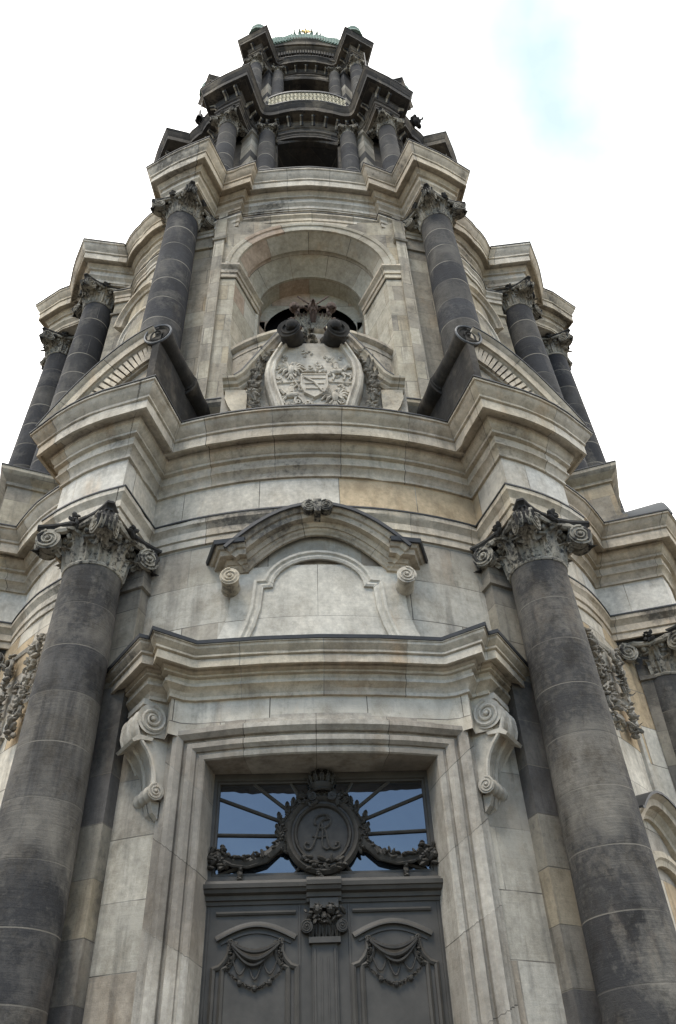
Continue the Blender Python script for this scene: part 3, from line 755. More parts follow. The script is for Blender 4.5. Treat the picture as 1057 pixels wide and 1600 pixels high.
# transom bar
mb = MB()
TB = [(0, .02), (0, .08), (.05, .09), (.06, .13), (.12, .14), (.14, .22), (.19, .24), (.20, .27), (.26, .28), (.27, .20), (.33, .18), (.36, .10), (.36, 0)]
mold(mb, [(-1.93, 3.86), (1.93, 3.86)], TB, flatd)
mold(mb, [(-.27, 3.86), (.27, 3.86)], [(a, w+.09) for a, w in TB], flatd)
prism(mb, rect(-.22, 3.76, .22, 3.9), flatd, 0, .20)
part(mb, 'transom_bar', 'door')
# transom window
mb = MB()
fr = [(-1.86, 4.20), (1.86, 4.20), (1.86, 5.93), (-1.86, 5.93)]
mold(mb, fr, [(-.1, 0), (-.1, .10), (.08, .10), (.10, .07), (.13, .07), (.14, .0)], flatd, True)
for s_ in (-1, 1):                                           # quarter-round corner pieces
    q = [(s_*1.74, 5.81), (s_*1.45, 5.81)]+[(s_*(1.74-.26*math.sin(t)), 5.81-.26*math.cos(t)) for t in [PI/2*(1-i/6)*.98 for i in range(7)]][::1]
tw = part(mb, 'transom_window', 'door')
mb = MB(); prism(mb, rect(-1.80, 4.26, 1.80, 5.88), flatd, -.06, .012); part(mb, 'glass', 'glass', tw)
cz = 4.90
for ang in (-52, -19, 2, 21, 38, 60):
    for s_ in (1, -1):
        d = (math.cos(rad(ang)), math.sin(rad(ang)))
        L = min(1.76/abs(d[0]), ((5.83-cz) if d[1] > 0 else (cz-4.32))/max(1e-6, abs(d[1])))
        mb = MB(); P = [(s_*d[0]*r, cz+d[1]*r) for r in (.52, L)]
        mold(mb, P, [(-.022, .0), (-.022, .05), (0, .065), (.022, .05), (.022, 0)], flatd); part(mb, 'glazing_bar', 'door', tw)
# cartouche: oval shield with crown, monogram and laurel
def ell(rx, rz, z=cz, n=40): return [(rx*math.cos(2*PI*i/n), z+rz*math.sin(2*PI*i/n)) for i in range(n)]
mb = MB()
prism(mb, ell(.55, .57), flatd, .04, .14)
mold(mb, ell(.53, .55), [(-.10, .10), (-.10, .18), (-.05, .23), (0, .20), (.02, .17), (.05, .17), (.07, .21), (.10, .19), (.12, .14)], flatd, True)
# monogram: crossed script letters A and R
def scr(P, r=.020):
    pts = []
    n = len(P)
    for i in range(n-1):                                     # Catmull-Rom
        a, b_, c, d = P[max(0, i-1)], P[i], P[i+1], P[min(n-1, i+2)]
        for k in range(6):
            t = k/6; pts.append(tuple(.5*((2*b_[q])+(-a[q]+c[q])*t+(2*a[q]-5*b_[q]+4*c[q]-d[q])*t*t+(-a[q]+3*b_[q]-3*c[q]+d[q])*t**3) for q in (0, 1)))
    pts.append(P[-1]); tube(mb, [flatd(u, z, .155) for u, z in pts], r, 6)
scr([(.06, 5.18), (.09, 5.14), (.02, 5.13), (-.04, 5.07), (-.07, 4.98), (-.10, 4.88), (-.14, 4.76), (-.20, 4.66), (-.27, 4.66), (-.30, 4.72), (-.26, 4.76), (-.23, 4.73)])
scr([(-.10, 5.04), (-.13, 5.07), (-.12, 5.14), (-.05, 5.20), (.06, 5.21), (.13, 5.15), (.12, 5.06), (.04, 4.99), (-.03, 4.98), (-.06, 5.01)])
scr([(.02, 4.99), (.06, 4.90), (.08, 4.79), (.11, 4.69), (.18, 4.65), (.26, 4.68), (.27, 4.74), (.22, 4.75), (.21, 4.71)])
scr([(-.02, 5.10), (.0, 4.95), (-.01, 4.82), (.0, 4.70), (.06, 4.65), (.11, 4.68), (.10, 4.73)], .016)
scr([(-.17, 4.86), (-.05, 4.84), (.07, 4.86)], .013)
cart = part(mb, 'cartouche', 'door_dark', tw)
rnd = random.Random(21)
for s_ in (-1, 1):
    mb = MB()
    for i in range(30):
        t = -.45+2.0*i/29; rx = .66+.05*math.sin(i*1.3); c = flatd(s_*rx*math.cos(t), cz+.66*math.sin(t), .16)
        d = Vector((-s_*math.sin(t)+s_*.75*math.cos(t)*(1 if i % 2 else -.5), .15, math.cos(t)+.6*math.sin(t)*(1 if i % 2 else -.5)))
        leaf(mb, c, d, (0, 1, .1), .17, .10, .3)
        rblob(mb, rnd, c, .05)
    for i in range(10): rblob(mb, rnd, flatd(s_*rnd.uniform(.1, .42), cz+.50+rnd.uniform(-.03, .13), .2), .07)
    for i in range(12): rblob(mb, rnd, flatd(s_*rnd.uniform(0, .36), cz-.44+rnd.uniform(-.12, .06), .2), .065)
    volute(mb, flatd(s_*.17, cz+.60, .2), (0, 1, 0), (0, 0, 1), .075, .1, ribs=1, hand=s_)
    part(mb, 'laurel_branch', 'door_dark', tw)
mb = MB()
for i in range(6): rblob(mb, rnd, flatd(rnd.uniform(-.09, .09), cz-.62+rnd.uniform(-.06, .05), .18), .06)
part(mb, 'shell_drop', 'door_dark', tw)
mb = MB(); zc = 5.60
lathe(mb, [(.17, 0), (.19, .02), (.18, .05), (.20, .09), (.21, .13), (.19, .15)], flatd(0, 0, .14)[:2], 20, z0=zc-.02)
for i in range(7):
    a = PI*i/6; x, yy = .19*math.cos(a), .19*math.sin(a); o = flatd(0, 0, .14)
    leaf(mb, (o[0]+x*1.05, o[1]+yy*1.05, zc+.10), (x, yy, .9), (x, yy, 0), .17, .09, .3)
    tube(mb, [(o[0]+x*k, o[1]+yy*k, zc+.12+h) for k, h in ((1, 0), (1.25, .09), (1.15, .19), (.6, .24), (.1, .22))], .014, 5)
o = flatd(0, 0, .14); blob(mb, (o[0], o[1], zc+.27), ((.035, 0, 0), (0, .035, 0), (0, 0, .04)), 8, 6); tube(mb, [(o[0], o[1], zc+.29), (o[0], o[1], zc+.37)], .012, 5)
part(mb, 'crown', 'door_dark', tw)
for s_ in (-1, 1):
    mb = MB(); rnd = random.Random(31)
    C_ = [(s_*.60, 4.98), (s_*.70, 4.74), (s_*.92, 4.55), (s_*1.20, 4.47), (s_*1.45, 4.50), (s_*1.66, 4.60)]
    tube(mb, [flatd(u, z, .12) for u, z in C_], [.07, .09, .095, .09, .075, .05], 8)
    tube(mb, [flatd(u, z-.07, .16) for u, z in C_], .03, 6)
    garland(mb, [flatd(u, z+.05, .18) for u, z in C_], .085, rnd, .75)
    for i in range(26): rblob(mb, rnd, flatd(s_*(1.68+rnd.uniform(-.12, .13)), 4.60+rnd.uniform(-.20, .16), .15), .075)
    for i in range(7): rblob(mb, rnd, flatd(s_*1.32, 4.42-.035*i, .15), .06)
    part(mb, 'foliage_swag', 'door_dark', tw)

# ---- carved drops and arched windows of the diagonal bays
def diag_side(s_):
    nrm_ = (s_*.7071, .7071); tg = (s_*.7071, -.7071); o = (s_*6.36, 6.36); return flat_chart(o, tg, nrm_)
for s_ in (1, -1):
    ch = diag_side(s_); rnd = random.Random(40+s_)
    mb = MB()
    prism(mb, [(-.8, 9.9), (-.55, 7.6), (.55, 7.6), (.8, 9.9)], ch, -.1, .05); mold(mb, [(1.0, 4), (1.0, 10.1), (-1.0, 10.1), (-1.0, 4)], [(-.08, 0), (-.07, .1), (0, .14), (.07, .1), (.08, 0)], ch)
    rl = part(mb, 'wall_relief', 'smooth')
    mb = MB()
    for m in (-1, 1):
        for k in range(60):
            t = k/59; rblob(mb, rnd, ch(m*(.62-.22*t)+rnd.uniform(-.16, .16), 10.0-2.3*t, .18+rnd.uniform(0, .16)), .065+.03*math.sin(t*9))
        for q in range(16):
            zz = 10.0-2.2*q/15; a_ = rnd.uniform(-1.2, 1.2); leaf(mb, ch(m*(.60-.2*q/15)+rnd.uniform(-.12, .12), zz, .16), (m*math.sin(a_)*.7071*s_, -math.sin(a_)*m*.7071+.3, -math.cos(a_)), (s_*.7, .7, .15), .20, .22, .8, 0, 2)
        for zz, R_ in ((9.7, .22), (8.9, .18), (8.2, .15)):
            tube(mb, [ch(m*.52+R_*(1-t/7)*math.cos(t), zz+R_*(1-t/7)*math.sin(t), .26) for t in [i_*.45 for i_ in range(14)]], .05, 6)
    for k in range(26): rblob(mb, rnd, ch(rnd.uniform(-.3, .3), rnd.uniform(7.8, 9.9), .12), .09)
    part(mb, 'carved_drop', 'garland', rl)
    mb = MB()
    H = [(-1.12, 5.32), (-.9, 5.32)]+[(-.9+1.8*i/12, 5.32+.55*math.sin(PI*i/12)) for i in range(1, 12)]+[(.9, 5.32), (1.12, 5.32)]
    mold(mb, H, [(0, 0), (0, .16), (.06, .18), (.12, .26), (.16, .28), (.18, .40), (.30, .42), (.36, .52), (.38, .53), (.38, 0)], ch)
    W_ = [(.66, 2.4), (.66, 4.5)]+[(.66*math.cos(PI*i/12), 4.5+.46*math.sin(PI*i/12)) for i in range(1, 12)]+[(-.66, 4.5), (-.66, 2.4)]
    mold(mb, W_, [(0, .02), (0, .2), (-.1, .22), (-.14, .26), (-.26, .24), (-.3, .02)], ch)
    wo = part(mb, 'window_surround', 'cornice')
    mb = MB(); mold(mb, H, [(.37, .555), (.42, .555), (.45, 0)], ch); part(mb, 'lead_flashing', 'lead', wo)
    mb = MB(); prism(mb, W_, ch, -.1, .05); part(mb, 'window_pane', 'glass', wo)

# ---- attic over the ground stage
octa = arc2((0, 8.55), (2.7, 8.3), .05, 4)+[(3.55, 7.9), (3.95, 9.15), (5.95, 8.42), (5.40, 6.95), (6.12, 6.12)]
loopa = loop4(octa)
mb = MB(); sweep(mb, loopa, [(.12, 14.0), (.12, 14.3), (.03, 14.36), (0, 14.5), (0, 15.65)]); part(mb, 'attic', 'mid')
mb = MB(); sweep(mb, loopa, [(0, 15.6), (.06, 15.62), (.06, 15.72), (.10, 15.76), (.20, 15.86), (.28, 15.98), (.28, 16.10)]); part(mb, 'attic_coping', 'mid')
mb = MB(); sweep(mb, loopa, [(.26, 16.10), (.30, 16.10), (.30, 16.135), (-1.4, 16.3)]); part(mb, 'lead_flashing', 'lead')

# ---- broken segmental pediments over the column piers
BKD = (-.28, -.96)
def pediment(f):
    t = (.904, -.426); n_ = (.426, .904); o = (3.42, 10.66)
    ch = flat_chart(o, t, n_)
    def chb(u, z, w):                                        # w runs back along the pier's inner side
        return (o[0]+t[0]*u+BKD[0]*(-w), o[1]+t[1]*u+BKD[1]*(-w), z)
    U1 = 3.16
    def top(u): return 14.0+2.22*(1-((u-.30)/(U1-.30))**1.8) if u > .30 else 16.22
    arcp = [(lerp(.34, U1, i/16), top(lerp(.34, U1, i/16))) for i in range(17)]
    def sub(d): return [q for q in off2(arcp, -d) if q[1] > 14.02 and q[0] > .4]
    mb = MB(); mb.xf = f
    low = sub(1.02); prism(mb, [(.42, 14.0)]+[(low[-1][0], 14.0)]+low[::-1]+[(.42, low[0][1])], chb, -1.8, -.08)
    mold(mb, sub(1.02), [(0, -.08), (0, .0), (.06, .02), (.08, .0), (.08, -.08)], ch)
    root = part(mb, 'broken_pediment', 'cornice')
    mb = MB(); mb.xf = f
    mold(mb, arcp, [(-.42, -.06), (-.40, .02), (-.36, .10), (-.34, .12), (-.34, .17), (-.12, .18), (-.10, .21), (-.02, .26), (0, .26), (0, -1.6)], ch)
    part(mb, 'raking_cornice', 'cornice', root)
    mb = MB(); mb.xf = f
    A = off2(arcp, -.42); B = off2(arcp, -.98); C = cum(arcp)
    n = 21
    for k in range(n):
        s_ = C[-1]*(k+.5)/(n+.6)
        i = max(j for j in range(len(C)-1) if C[j] <= s_); fr_ = (s_-C[i])/(C[i+1]-C[i])
        pa = (lerp(A[i][0], A[i+1][0], fr_), lerp(A[i][1], A[i+1][1], fr_)); pb = (lerp(B[i][0], B[i+1][0], fr_), lerp(B[i][1], B[i+1][1], fr_))
        if pb[1] < 14.05: continue
        d = ((pa[1]-pb[1]), -(pa[0]-pb[0])); L = math.hypot(*d); h = .050; e = (d[0]/L*h, d[1]/L*h)
        prism(mb, [(pb[0]-e[0], pb[1]-e[1]), (pb[0]+e[0], pb[1]+e[1]), (pa[0]+e[0], pa[1]+e[1]), (pa[0]-e[0], pa[1]-e[1])], ch, -.08, .08)
    part(mb, 'dentil_band', 'cornice', root)
    mb = MB(); mb.xf = f                                     # black end wall and roll
    prism(mb, [(.16, 14.0), (.36, 14.0), (.36, 15.9), (.16, 15.9)], chb, -2.6, .16)
    B3 = Vector((BKD[0], BKD[1], 0)).normalized(); c0 = Vector(chb(.26, 15.95, 0))
    volute(mb, c0+B3*.62, B3, (0, 0, 1), .345, 1.5, ribs=0, turns=1.6)
    volute(mb, c0+B3*1.95+Vector((0, 0, -.10)), B3, (0, 0, 1), .40, 1.2, ribs=0, turns=1.2)
    mr_ = MB(); mr_.xf = f; a1_, b1_ = frame_of(B3); cc = c0-B3*.17
    tube(mr_, [cc+(a1_*math.cos(q)+b1_*math.sin(q))*.335 for q in [2*PI*k_/22 for k_ in range(23)]], .026, 6); part(mr_, 'scroll_rim', 'lead_grey', root)
    part(mb, 'scroll_roll', 'crust', root, 'soot black rolled end of the pediment')
    mb = MB(); mb.xf = f
    mold(mb, arcp, [(.0, .28), (.035, .28), (.05, .2), (.05, -1.7)], ch); part(mb, 'lead_flashing', 'lead', root)
pediment(lambda p: p); pediment(mirx); pediment(mird); pediment(lambda p: (-p[1], p[0], p[2]))

# ---- coat of arms in front of the niche
fa = flat_chart((0, 9.28), (1, 0), (0, 1))
mb = MB()
half = [(2.30, 13.9), (2.30, 15.6), (2.28, 15.9), (1.98, 15.93), (1.80, 16.12), (1.58, 16.55), (1.32, 17.05), (1.05, 17.55), (.80, 17.95), (.5, 18.15)]
prism(mb, half+[(-x, z) for x, z in reversed(half)], fa, -1.1, -.12, back=True)
arms = part(mb, 'coat_of_arms', 'smooth')
mb = MB()
for s_ in (1, -1):
    mb.xf = None if s_ > 0 else mirx
    mold(mb, half[2:][::-1], [(-.30, -.12), (-.30, -.04), (-.24, .02), (-.20, .02), (-.17, .10), (-.10, .14), (-.06, .22), (0, .24), (.0, -1.1)], fa)
    prism(mb, [(1.66, 14.0), (1.92, 14.0), (1.95, 14.7), (2.1, 15.0), (2.2, 15.3), (2.2, 15.62), (1.66, 15.62)], fa, -.3, .02)
    prism(mb, rect(1.5, 14.0, 2.5, 14.35), fa, -.4, .04)
mb.xf = None
part(mb, 'coping', 'cornice', arms)
mb = MB()
for s_ in (1, -1):
    mb.xf = None if s_ > 0 else mirx
    mold(mb, half[3:-1][::-1], [(.0, .25), (.03, .25), (.045, .2), (.045, -1.1)], fa)
mb.xf = None; part(mb, 'lead_flashing', 'lead', arms)
mb = MB()
def shw(z):
    T = [(14.0, .90), (14.5, .93), (15.0, 1.05), (15.5, 1.18), (16.0, 1.25), (16.5, 1.20), (17.0, 1.02), (17.4, .86)]
    for i in range(len(T)-1):
        if T[i][0] <= z <= T[i+1][0]: return lerp(T[i][1], T[i+1][1], (z-T[i][0])/(T[i+1][0]-T[i][0]))
    return .5
zs = [14.0+3.35*i/16 for i in range(17)]
inner = [(shw(z)-.24, z) for z in zs]
prism(mb, inner+[(-x, z) for x, z in reversed(inner)], fa, -.12, .16)
rnd = random.Random(90)
for k in range(70):
    z = rnd.uniform(14.1, 17.0); u = rnd.uniform(-1, 1)*(shw(z)-.34); r_c = rnd.uniform(.05, .11); a_c = rnd.uniform(0, 6.28); sg = rnd.choice((-1, 1))
    tube(mb, [fa(u+r_c*(1-t/9)*math.cos(a_c+sg*t*.7), z+r_c*(1-t/9)*math.sin(a_c+sg*t*.7), .17) for t in range(8)], [.032, .035, .03, .03, .026, .022, .02, .016], 5)
sh_ = part(mb, 'shield', 'smooth', arms)
mb = MB()
for s_ in (1, -1):
    mb.xf = None if s_ > 0 else mirx
    mold(mb, [(shw(z), z) for z in zs], [(-.02, -.1), (0, .16), (.05, .24), (.10, .26), (.14, .22), (.16, .22), (.20, .30), (.25, .28), (.28, .14)], fa)
mb.xf = None; part(mb, 'shield_rim', 'smooth', arms)
# heraldic relief: quarters with eagle and rider, escutcheon with bars in the middle
mb = MB(); rnd = random.Random(77)
for z in (15.78,): 
    for s_ in (-1, 1): mold(mb, [(s_*.34, z-.05), (s_*.95, z-.12)], [(-.03, .16), (0, .20), (.03, .16)], fa)
def eagle(cx, cz_, k):
    mb = MB()
    blob(mb, fa(cx, cz_, .18), ((.10*k, 0, 0), (0, .09, 0), (0, 0, .20*k)), 8, 6); blob(mb, fa(cx+.05*k, cz_+.24*k, .19), ((.07*k, 0, 0), (0, .07, 0), (0, 0, .08*k)), 7, 5)
    for m in (-1, 1):
        for i in range(5):
            a = rad(70-30*i); tube(mb, [fa(cx+m*.06*k, cz_+.06*k, .18), fa(cx+m*(.06+.20*math.cos(a))*k, cz_+(.06+.22*math.sin(a))*k, .22), fa(cx+m*(.08+.33*math.cos(a-.2))*k, cz_+(.04+.30*math.sin(a-.2))*k, .18)], [.04*k, .045*k, .02*k], 5)
        tube(mb, [fa(cx+m*.04*k, cz_-.12*k, .18), fa(cx+m*.15*k, cz_-.30*k, .2)], .03*k, 5)
    for i in range(3): tube(mb, [fa(cx, cz_-.15*k, .18), fa(cx+(i-1)*.09*k, cz_-.42*k, .18)], [.04*k, .02*k], 5)
    part(mb, 'heraldic_eagle', 'smooth', arms)
def rider(cx, cz_, k, m):
    mb = MB()
    blob(mb, fa(cx, cz_, .18), ((.22*k, 0, .02), (0, .09, 0), (0, 0, .11*k)), 8, 6)
    tube(mb, [fa(cx+m*.18*k, cz_+.02, .2), fa(cx+m*.30*k, cz_+.20*k, .2), fa(cx+m*.42*k, cz_+.16*k, .2)], [.07*k, .06*k, .04*k], 6)
    for x, b_ in ((-.18, -.1), (-.12, .05), (.14, .1), (.18, .22)): tube(mb, [fa(cx+m*x*k, cz_-.05*k, .18), fa(cx+m*(x+b_)*k, cz_-.20*k, .19), fa(cx+m*(x+b_-.04)*k, cz_-.34*k, .18)], [.05*k, .035*k, .03*k], 5)
    tube(mb, [fa(cx, cz_+.08*k, .2), fa(cx-.01, cz_+.30*k, .21)], [.08*k, .07*k], 6); blob(mb, fa(cx, cz_+.40*k, .2), ((.06*k, 0, 0), (0, .06, 0), (0, 0, .07*k)), 7, 5)
    tube(mb, [fa(cx, cz_+.26*k, .22), fa(cx-m*.15*k, cz_+.42*k, .22), fa(cx-m*.05*k, cz_+.6*k, .22)], .025*k, 5)
    part(mb, 'heraldic_rider', 'smooth', arms)
eagle(-.58, 16.2, .9); eagle(.50, 15.15, .95); rider(.56, 16.12, .9, 1); rider(-.55, 15.2, .9, -1); eagle(-.36, 14.45, .7); rider(.34, 14.45, .7, 1)
esc = [(-.30, 15.95), (.30, 15.95), (.31, 15.55), (.22, 15.28), (0, 15.12), (-.22, 15.28), (-.31, 15.55)]
prism(mb, esc[::-1], fa, .14, .23); mold(mb, esc, [(-.02, .2), (0, .25), (.03, .25), (.05, .15)], fa, True)
for i in range(3): mold(mb, [(-.27+.03*i, 15.82-.20*i), (.27-.03*i, 15.82-.20*i)], [(-.035, .22), (-.03, .255), (.03, .255), (.035, .22)], fa)
tube(mb, [fa(-.26, 15.86, .25), fa(0, 15.62, .27), (fa(.22, 15.25, .25))], .03, 5)
for m in (-1, 1):
    for i in range(5): rblob(mb, rnd, fa(m*.07*i, 16.10+.03*((i*3) % 3), .2), .06)
part(mb, 'escutcheon', 'smooth', arms)
for s_ in (1, -1):
    mb = MB(); rnd = random.Random(60)
    P = [fa(s_*1.12, 17.1, .05), fa(s_*1.38, 16.5, .05), fa(s_*1.50, 15.8, .08), fa(s_*1.44, 15.0, .08), fa(s_*1.30, 14.1, .08)]
    garland(mb, P, .16, rnd, 1.0)
    for k in range(16):
        t = k/15*3.99; i = int(t); q = Vector(P[i]).lerp(Vector(P[i+1]), t-i)
        a = rnd.uniform(0, 6.28); leaf(mb, q+Vector((0, .08, 0)), (math.cos(a), .35, math.sin(a)), (0, 1, .1), .24, .13, .4)
    part(mb, 'fruit_garland', 'garland', arms)
for s_ in (1, -1):
    mb = MB(); volute(mb, fa(s_*.56, 17.42, .30), (s_*.25, 1, -.15), (0, 0, 1), .32, .70, ribs=2, hand=-s_, turns=1.8)
    blob(mb, fa(s_*.56, 17.42, .70), ((.17, 0, 0), (0, .12, 0), (0, 0, .17)), 10, 6)
    part(mb, 'volute', 'crust', arms, 'black sooty volute of the coat of arms')
mb = MB(); rnd = random.Random(64)
for i in range(9): leaf(mb, fa(-.20+.05*i, 17.78, .34), ((i-4)*.22, .25, 1), (0, 1, .1), .42, .16, .35)
for i in range(40): rblob(mb, rnd, fa(rnd.uniform(-.9, .9), 17.75+rnd.uniform(-.15, .35), rnd.uniform(-.2, .3)), .12)
part(mb, 'shell_crest', 'capital', arms)
mb = MB(); o = fa(0, 0, .0)
for i in range(8):
    a = 2*PI*i/8; x, y = .5*math.cos(a), .5*math.sin(a)
    tube(mb, [(o[0]+x*k, o[1]+y*k, 17.95+h) for k, h in ((.8, 0), (1.15, .35), (1.1, .7), (.7, .95), (.1, .95))], .04, 6)
    for h in (.35, .7): blob(mb, (o[0]+x*1.18, o[1]+y*1.18, 17.95+h), ((.07, 0, 0), (0, .07, 0), (0, 0, .09)), 6, 5)
    leaf(mb, (o[0]+x*.85, o[1]+y*.85, 17.95), (x, y, 1.2), (x, y, 0), .5, .22, .4)
for s_ in (-1, 1): tube(mb, [fa(s_*.12, 18.75, .45), fa(s_*.42, 19.1, .45)], .025, 5)
for x in (-.5, 0, .5): blob(mb, fa(x, 18.72, .35), ((.15, 0, 0), (0, .15, 0), (0, 0, .17)), 9, 6)
blob(mb, (o[0], o[1], 19.1), ((.12, 0, 0), (0, .12, 0), (0, 0, .14)), 8, 6)
part(mb, 'crown', 'rust', arms, 'rusty red iron crown above the shield')

# ---- second stage: niche arch, pilasters, columns
# front wall planes
def wall2(mb, f, arch):
    mb.xf = f
    right = [(2.92, 7.98), (3.22, 7.90), (3.24, 7.62), (4.86, 7.28), (4.98, 6.75), (4.85, 6.65)]+arc2((4.85, 6.65), (5.95, 5.95), .12, 5)[1:]
    right = right+[(y, x) for x, y in reversed(right[:-1])]
    sweep(mb, right, [(0, 16.0), (0, 25.3), (.07, 25.32), (.07, 25.42), (.0, 25.46), (0, 27.1)], False)
    if not arch: sweep(mb, [(-2.92, 7.98), (2.92, 7.98)], [(0, 16), (0, 26.4)], False)
mb = MB()
for k in range(4): wall2(mb, rotk(k), k == 0)
mb.xf = None; part(mb, 'niche_stage_wall', 'mid')
mb = MB()
for s_ in (1, -1):                                            # pilasters beside the niche
    mb = MB(); mb.xf = None if s_ > 0 else mirx
    sweep(mb, [(2.90, 7.8), (2.90, 8.14), (3.24, 8.06), (3.24, 7.6)], [(.05, 16.1), (.05, 16.6), (0, 16.65), (0, 24.98), (.05, 25.0), (.08, 25.08), (.02, 25.12), (.02, 26.4)], False)
    part(mb, 'pilaster', 'mid' if s_ > 0 else 'mid')
# arch: front spandrel, archivolt, splayed soffit, inner barrel, back wall
fc = flat_chart((0, 8.0), (1, 0), (0, 1))
SPZ = 23.40; RO = 2.42
mb = MB()
N = 24
sp = [(RO*math.cos(PI*i/N), SPZ+RO*math.sin(PI*i/N)) for i in range(N+1)]
for i in range(N):                                             # spandrel strips up to the string
    a, b_ = sp[i], sp[i+1]
    ta = (a[0]*2.95/RO if abs(a[0]) > 0 else 0, 26.45)
    ta = (max(-2.95, min(2.95, a[0]*1.22)), 26.45); tb = (max(-2.95, min(2.95, b_[0]*1.22)), 26.45)
    V_ = [fc(*a, 0), fc(*b_, 0), fc(*tb, 0), fc(*ta, 0)]
    mb.add(V_, [(0, 1, 2, 3)], [[a, b_, tb, ta]])
for s_ in (1, -1):
    prism(mb, rect(min(s_*RO, s_*2.95), 16, max(s_*RO, s_*2.95), SPZ), fc, -.2, 0)
    V_ = [fc(s_*RO, SPZ, 0), fc(s_*2.95, SPZ, 0), fc(s_*2.95, 26.45, 0)]; mb.add(V_, [(0, 1, 2)])
part(mb, 'niche_wall', 'mid')
mb = MB()
mold(mb, sp, [(.02, -.1), (.0, .06), (-.06, .07), (-.22, .08), (-.24, .12), (-.34, .14), (-.38, .12), (-.40, 0)], fc)
part(mb, 'archivolt', 'vault')
rings = [(2.42, 8.0, SPZ), (2.16, 7.45, SPZ-.02), (2.24, 7.40, SPZ-.02), (1.84, 6.72, SPZ-.05), (1.76, 6.66, SPZ-.05), (1.76, 5.95, SPZ-.05)]
mb = MB(); vs = []; uvr = []
for r, y, zs_ in rings:
    for i in range(N+1): vs.append((r*math.cos(PI*i/N), y, zs_+r*math.sin(PI*i/N)))
fs = []; uv = []
for j in range(len(rings)-1):
    for i in range(N):
        fs.append((j*(N+1)+i, j*(N+1)+i+1, (j+1)*(N+1)+i+1, (j+1)*(N+1)+i))
        L = 2.1*PI/N; vv = [(8-rings[j][1])*1.25, (8-rings[j+1][1])*1.25]
        uv.append(((i*L, vv[0]), ((i+1)*L, vv[0]), ((i+1)*L, vv[1]), (i*L, vv[1])))
mb.add(vs, fs, uv)
for s_ in (1, -1):                                             # splayed jambs
    P = [(s_*2.42, 8.0), (s_*1.84, 6.72), (s_*1.76, 6.66), (s_*1.76, 5.95)]
    if s_ > 0: P = P[::-1]
    sweep(mb, P, [(0, 16.0), (0, SPZ)], False)
part(mb, 'niche_vault', 'vault')
for s_ in (1, -1):
    mb = MB()
    P = [(s_*2.90, 8.02), (s_*2.42, 8.02), (s_*1.78, 6.62)]
    if s_ > 0: P = P[::-1]
    sweep(mb, P, [(.02, SPZ-.62), (.05, SPZ-.60), (.05, SPZ-.42), (.09, SPZ-.40), (.09, SPZ-.22), (.16, SPZ-.14), (.19, SPZ-.10), (.19, SPZ), (0, SPZ+.03)], False)
    part(mb, 'impost', 'cornice')
mb = MB(); yb = flat_chart((0, 6.0), (1, 0), (0, 1)); r_ = 1.58; z_ = 22.78
op = [(r_*math.cos(PI*i/N), z_+r_*math.sin(PI*i/N)) for i in range(N+1)]
ou = [(1.85*math.cos(PI*i/N), z_+.55+1.85*math.sin(PI*i/N)) for i in range(N+1)]
for i in range(N): mb.add([yb(*op[i], 0), yb(*op[i+1], 0), yb(*ou[i+1], 0), yb(*ou[i], 0)], [(0, 1, 2, 3)], [[op[i], op[i+1], ou[i+1], ou[i]]])
for s_ in (1, -1): prism(mb, rect(min(s_*r_, s_*1.9), 16, max(s_*r_, s_*1.9), 23.33), yb, -.3, 0)
part(mb, 'niche_inner_wall', 'vault')
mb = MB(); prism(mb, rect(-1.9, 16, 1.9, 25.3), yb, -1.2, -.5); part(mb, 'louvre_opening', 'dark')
pp_ = arc2((-2.75, 7.40), (2.75, 7.40), 1.15, 16)
mb = MB(); sweep(mb, pp_, [(-.6, 18.86), (0, 18.86), (0, 19.06), (.05, 19.08), (.12, 19.16), (.12, 19.28), (-.6, 19.33)], False)
sweep(mb, pp_, [(-.02, 16), (-.02, 18.9)], False)
part(mb, 'niche_parapet', 'cornice')
# entablature of the second stage
oct2 = arc2((0, 8.05), (2.50, 7.78), .04, 6)+[(2.54, 7.98), (3.44, 7.66)]+arc2((3.95, 8.86), (5.08, 8.32), .03, 3)+arc2((4.85, 6.65), (5.95, 5.95), .12, 5)
loop2 = loop4(oct2)
oct2w = arc2((0, 8.05), (2.50, 7.78), .04, 6)+[(2.54, 7.98), (3.30, 7.70), (3.34, 7.60), (4.88, 7.26), (4.98, 6.75), (4.85, 6.65)]+arc2((4.85, 6.65), (5.95, 5.95), .12, 5)[1:]
loop2w = loop4(oct2w)
mb = MB(); sweep(mb, loop2w, [(0, 26.10), (.06, 26.10), (.06, 26.30), (.04, 26.31), (.09, 26.34), (.09, 26.50), (.07, 26.51), (.14, 26.60), (.17, 26.62), (.17, 26.72), (0.02, 26.75), (0.02, 27.2)]); part(mb, 'architrave', 'cornice')
mb = MB(); sweep(mb, loop2w, [(.16, 26.722), (.19, 26.722), (.19, 26.75), (.0, 26.78)]); part(mb, 'lead_flashing', 'lead')
mb = MB(); L2 = off2(loop2, .02, True); cap_poly(mb, L2, 27.105); part(mb, 'entablature_soffit', 'cornice')
c2p = [(0.0, 27.11), (.07, 27.11), (.07, 27.16), (.05, 27.17), (.10, 27.19), (.10, 27.34), (.08, 27.35), (.13, 27.42), (.19, 27.48), (.19, 27.60), (.15, 27.61), (.16, 27.78), (.24, 27.80), (.24, 27.86), (.21, 27.87), (.30, 27.96), (.34, 28.02), (.34, 28.08),
       (.30, 28.12), (.50, 28.12), (.50, 28.02), (.55, 28.02), (.55, 28.36), (.53, 28.37), (.59, 28.40), (.59, 28.48), (.56, 28.49), (.61, 28.56), (.69, 28.70), (.72, 28.83), (.76, 28.86), (.76, 28.96)]
mb = MB(); sweep(mb, loop2, c2p); part(mb, 'cornice', 'cornice')
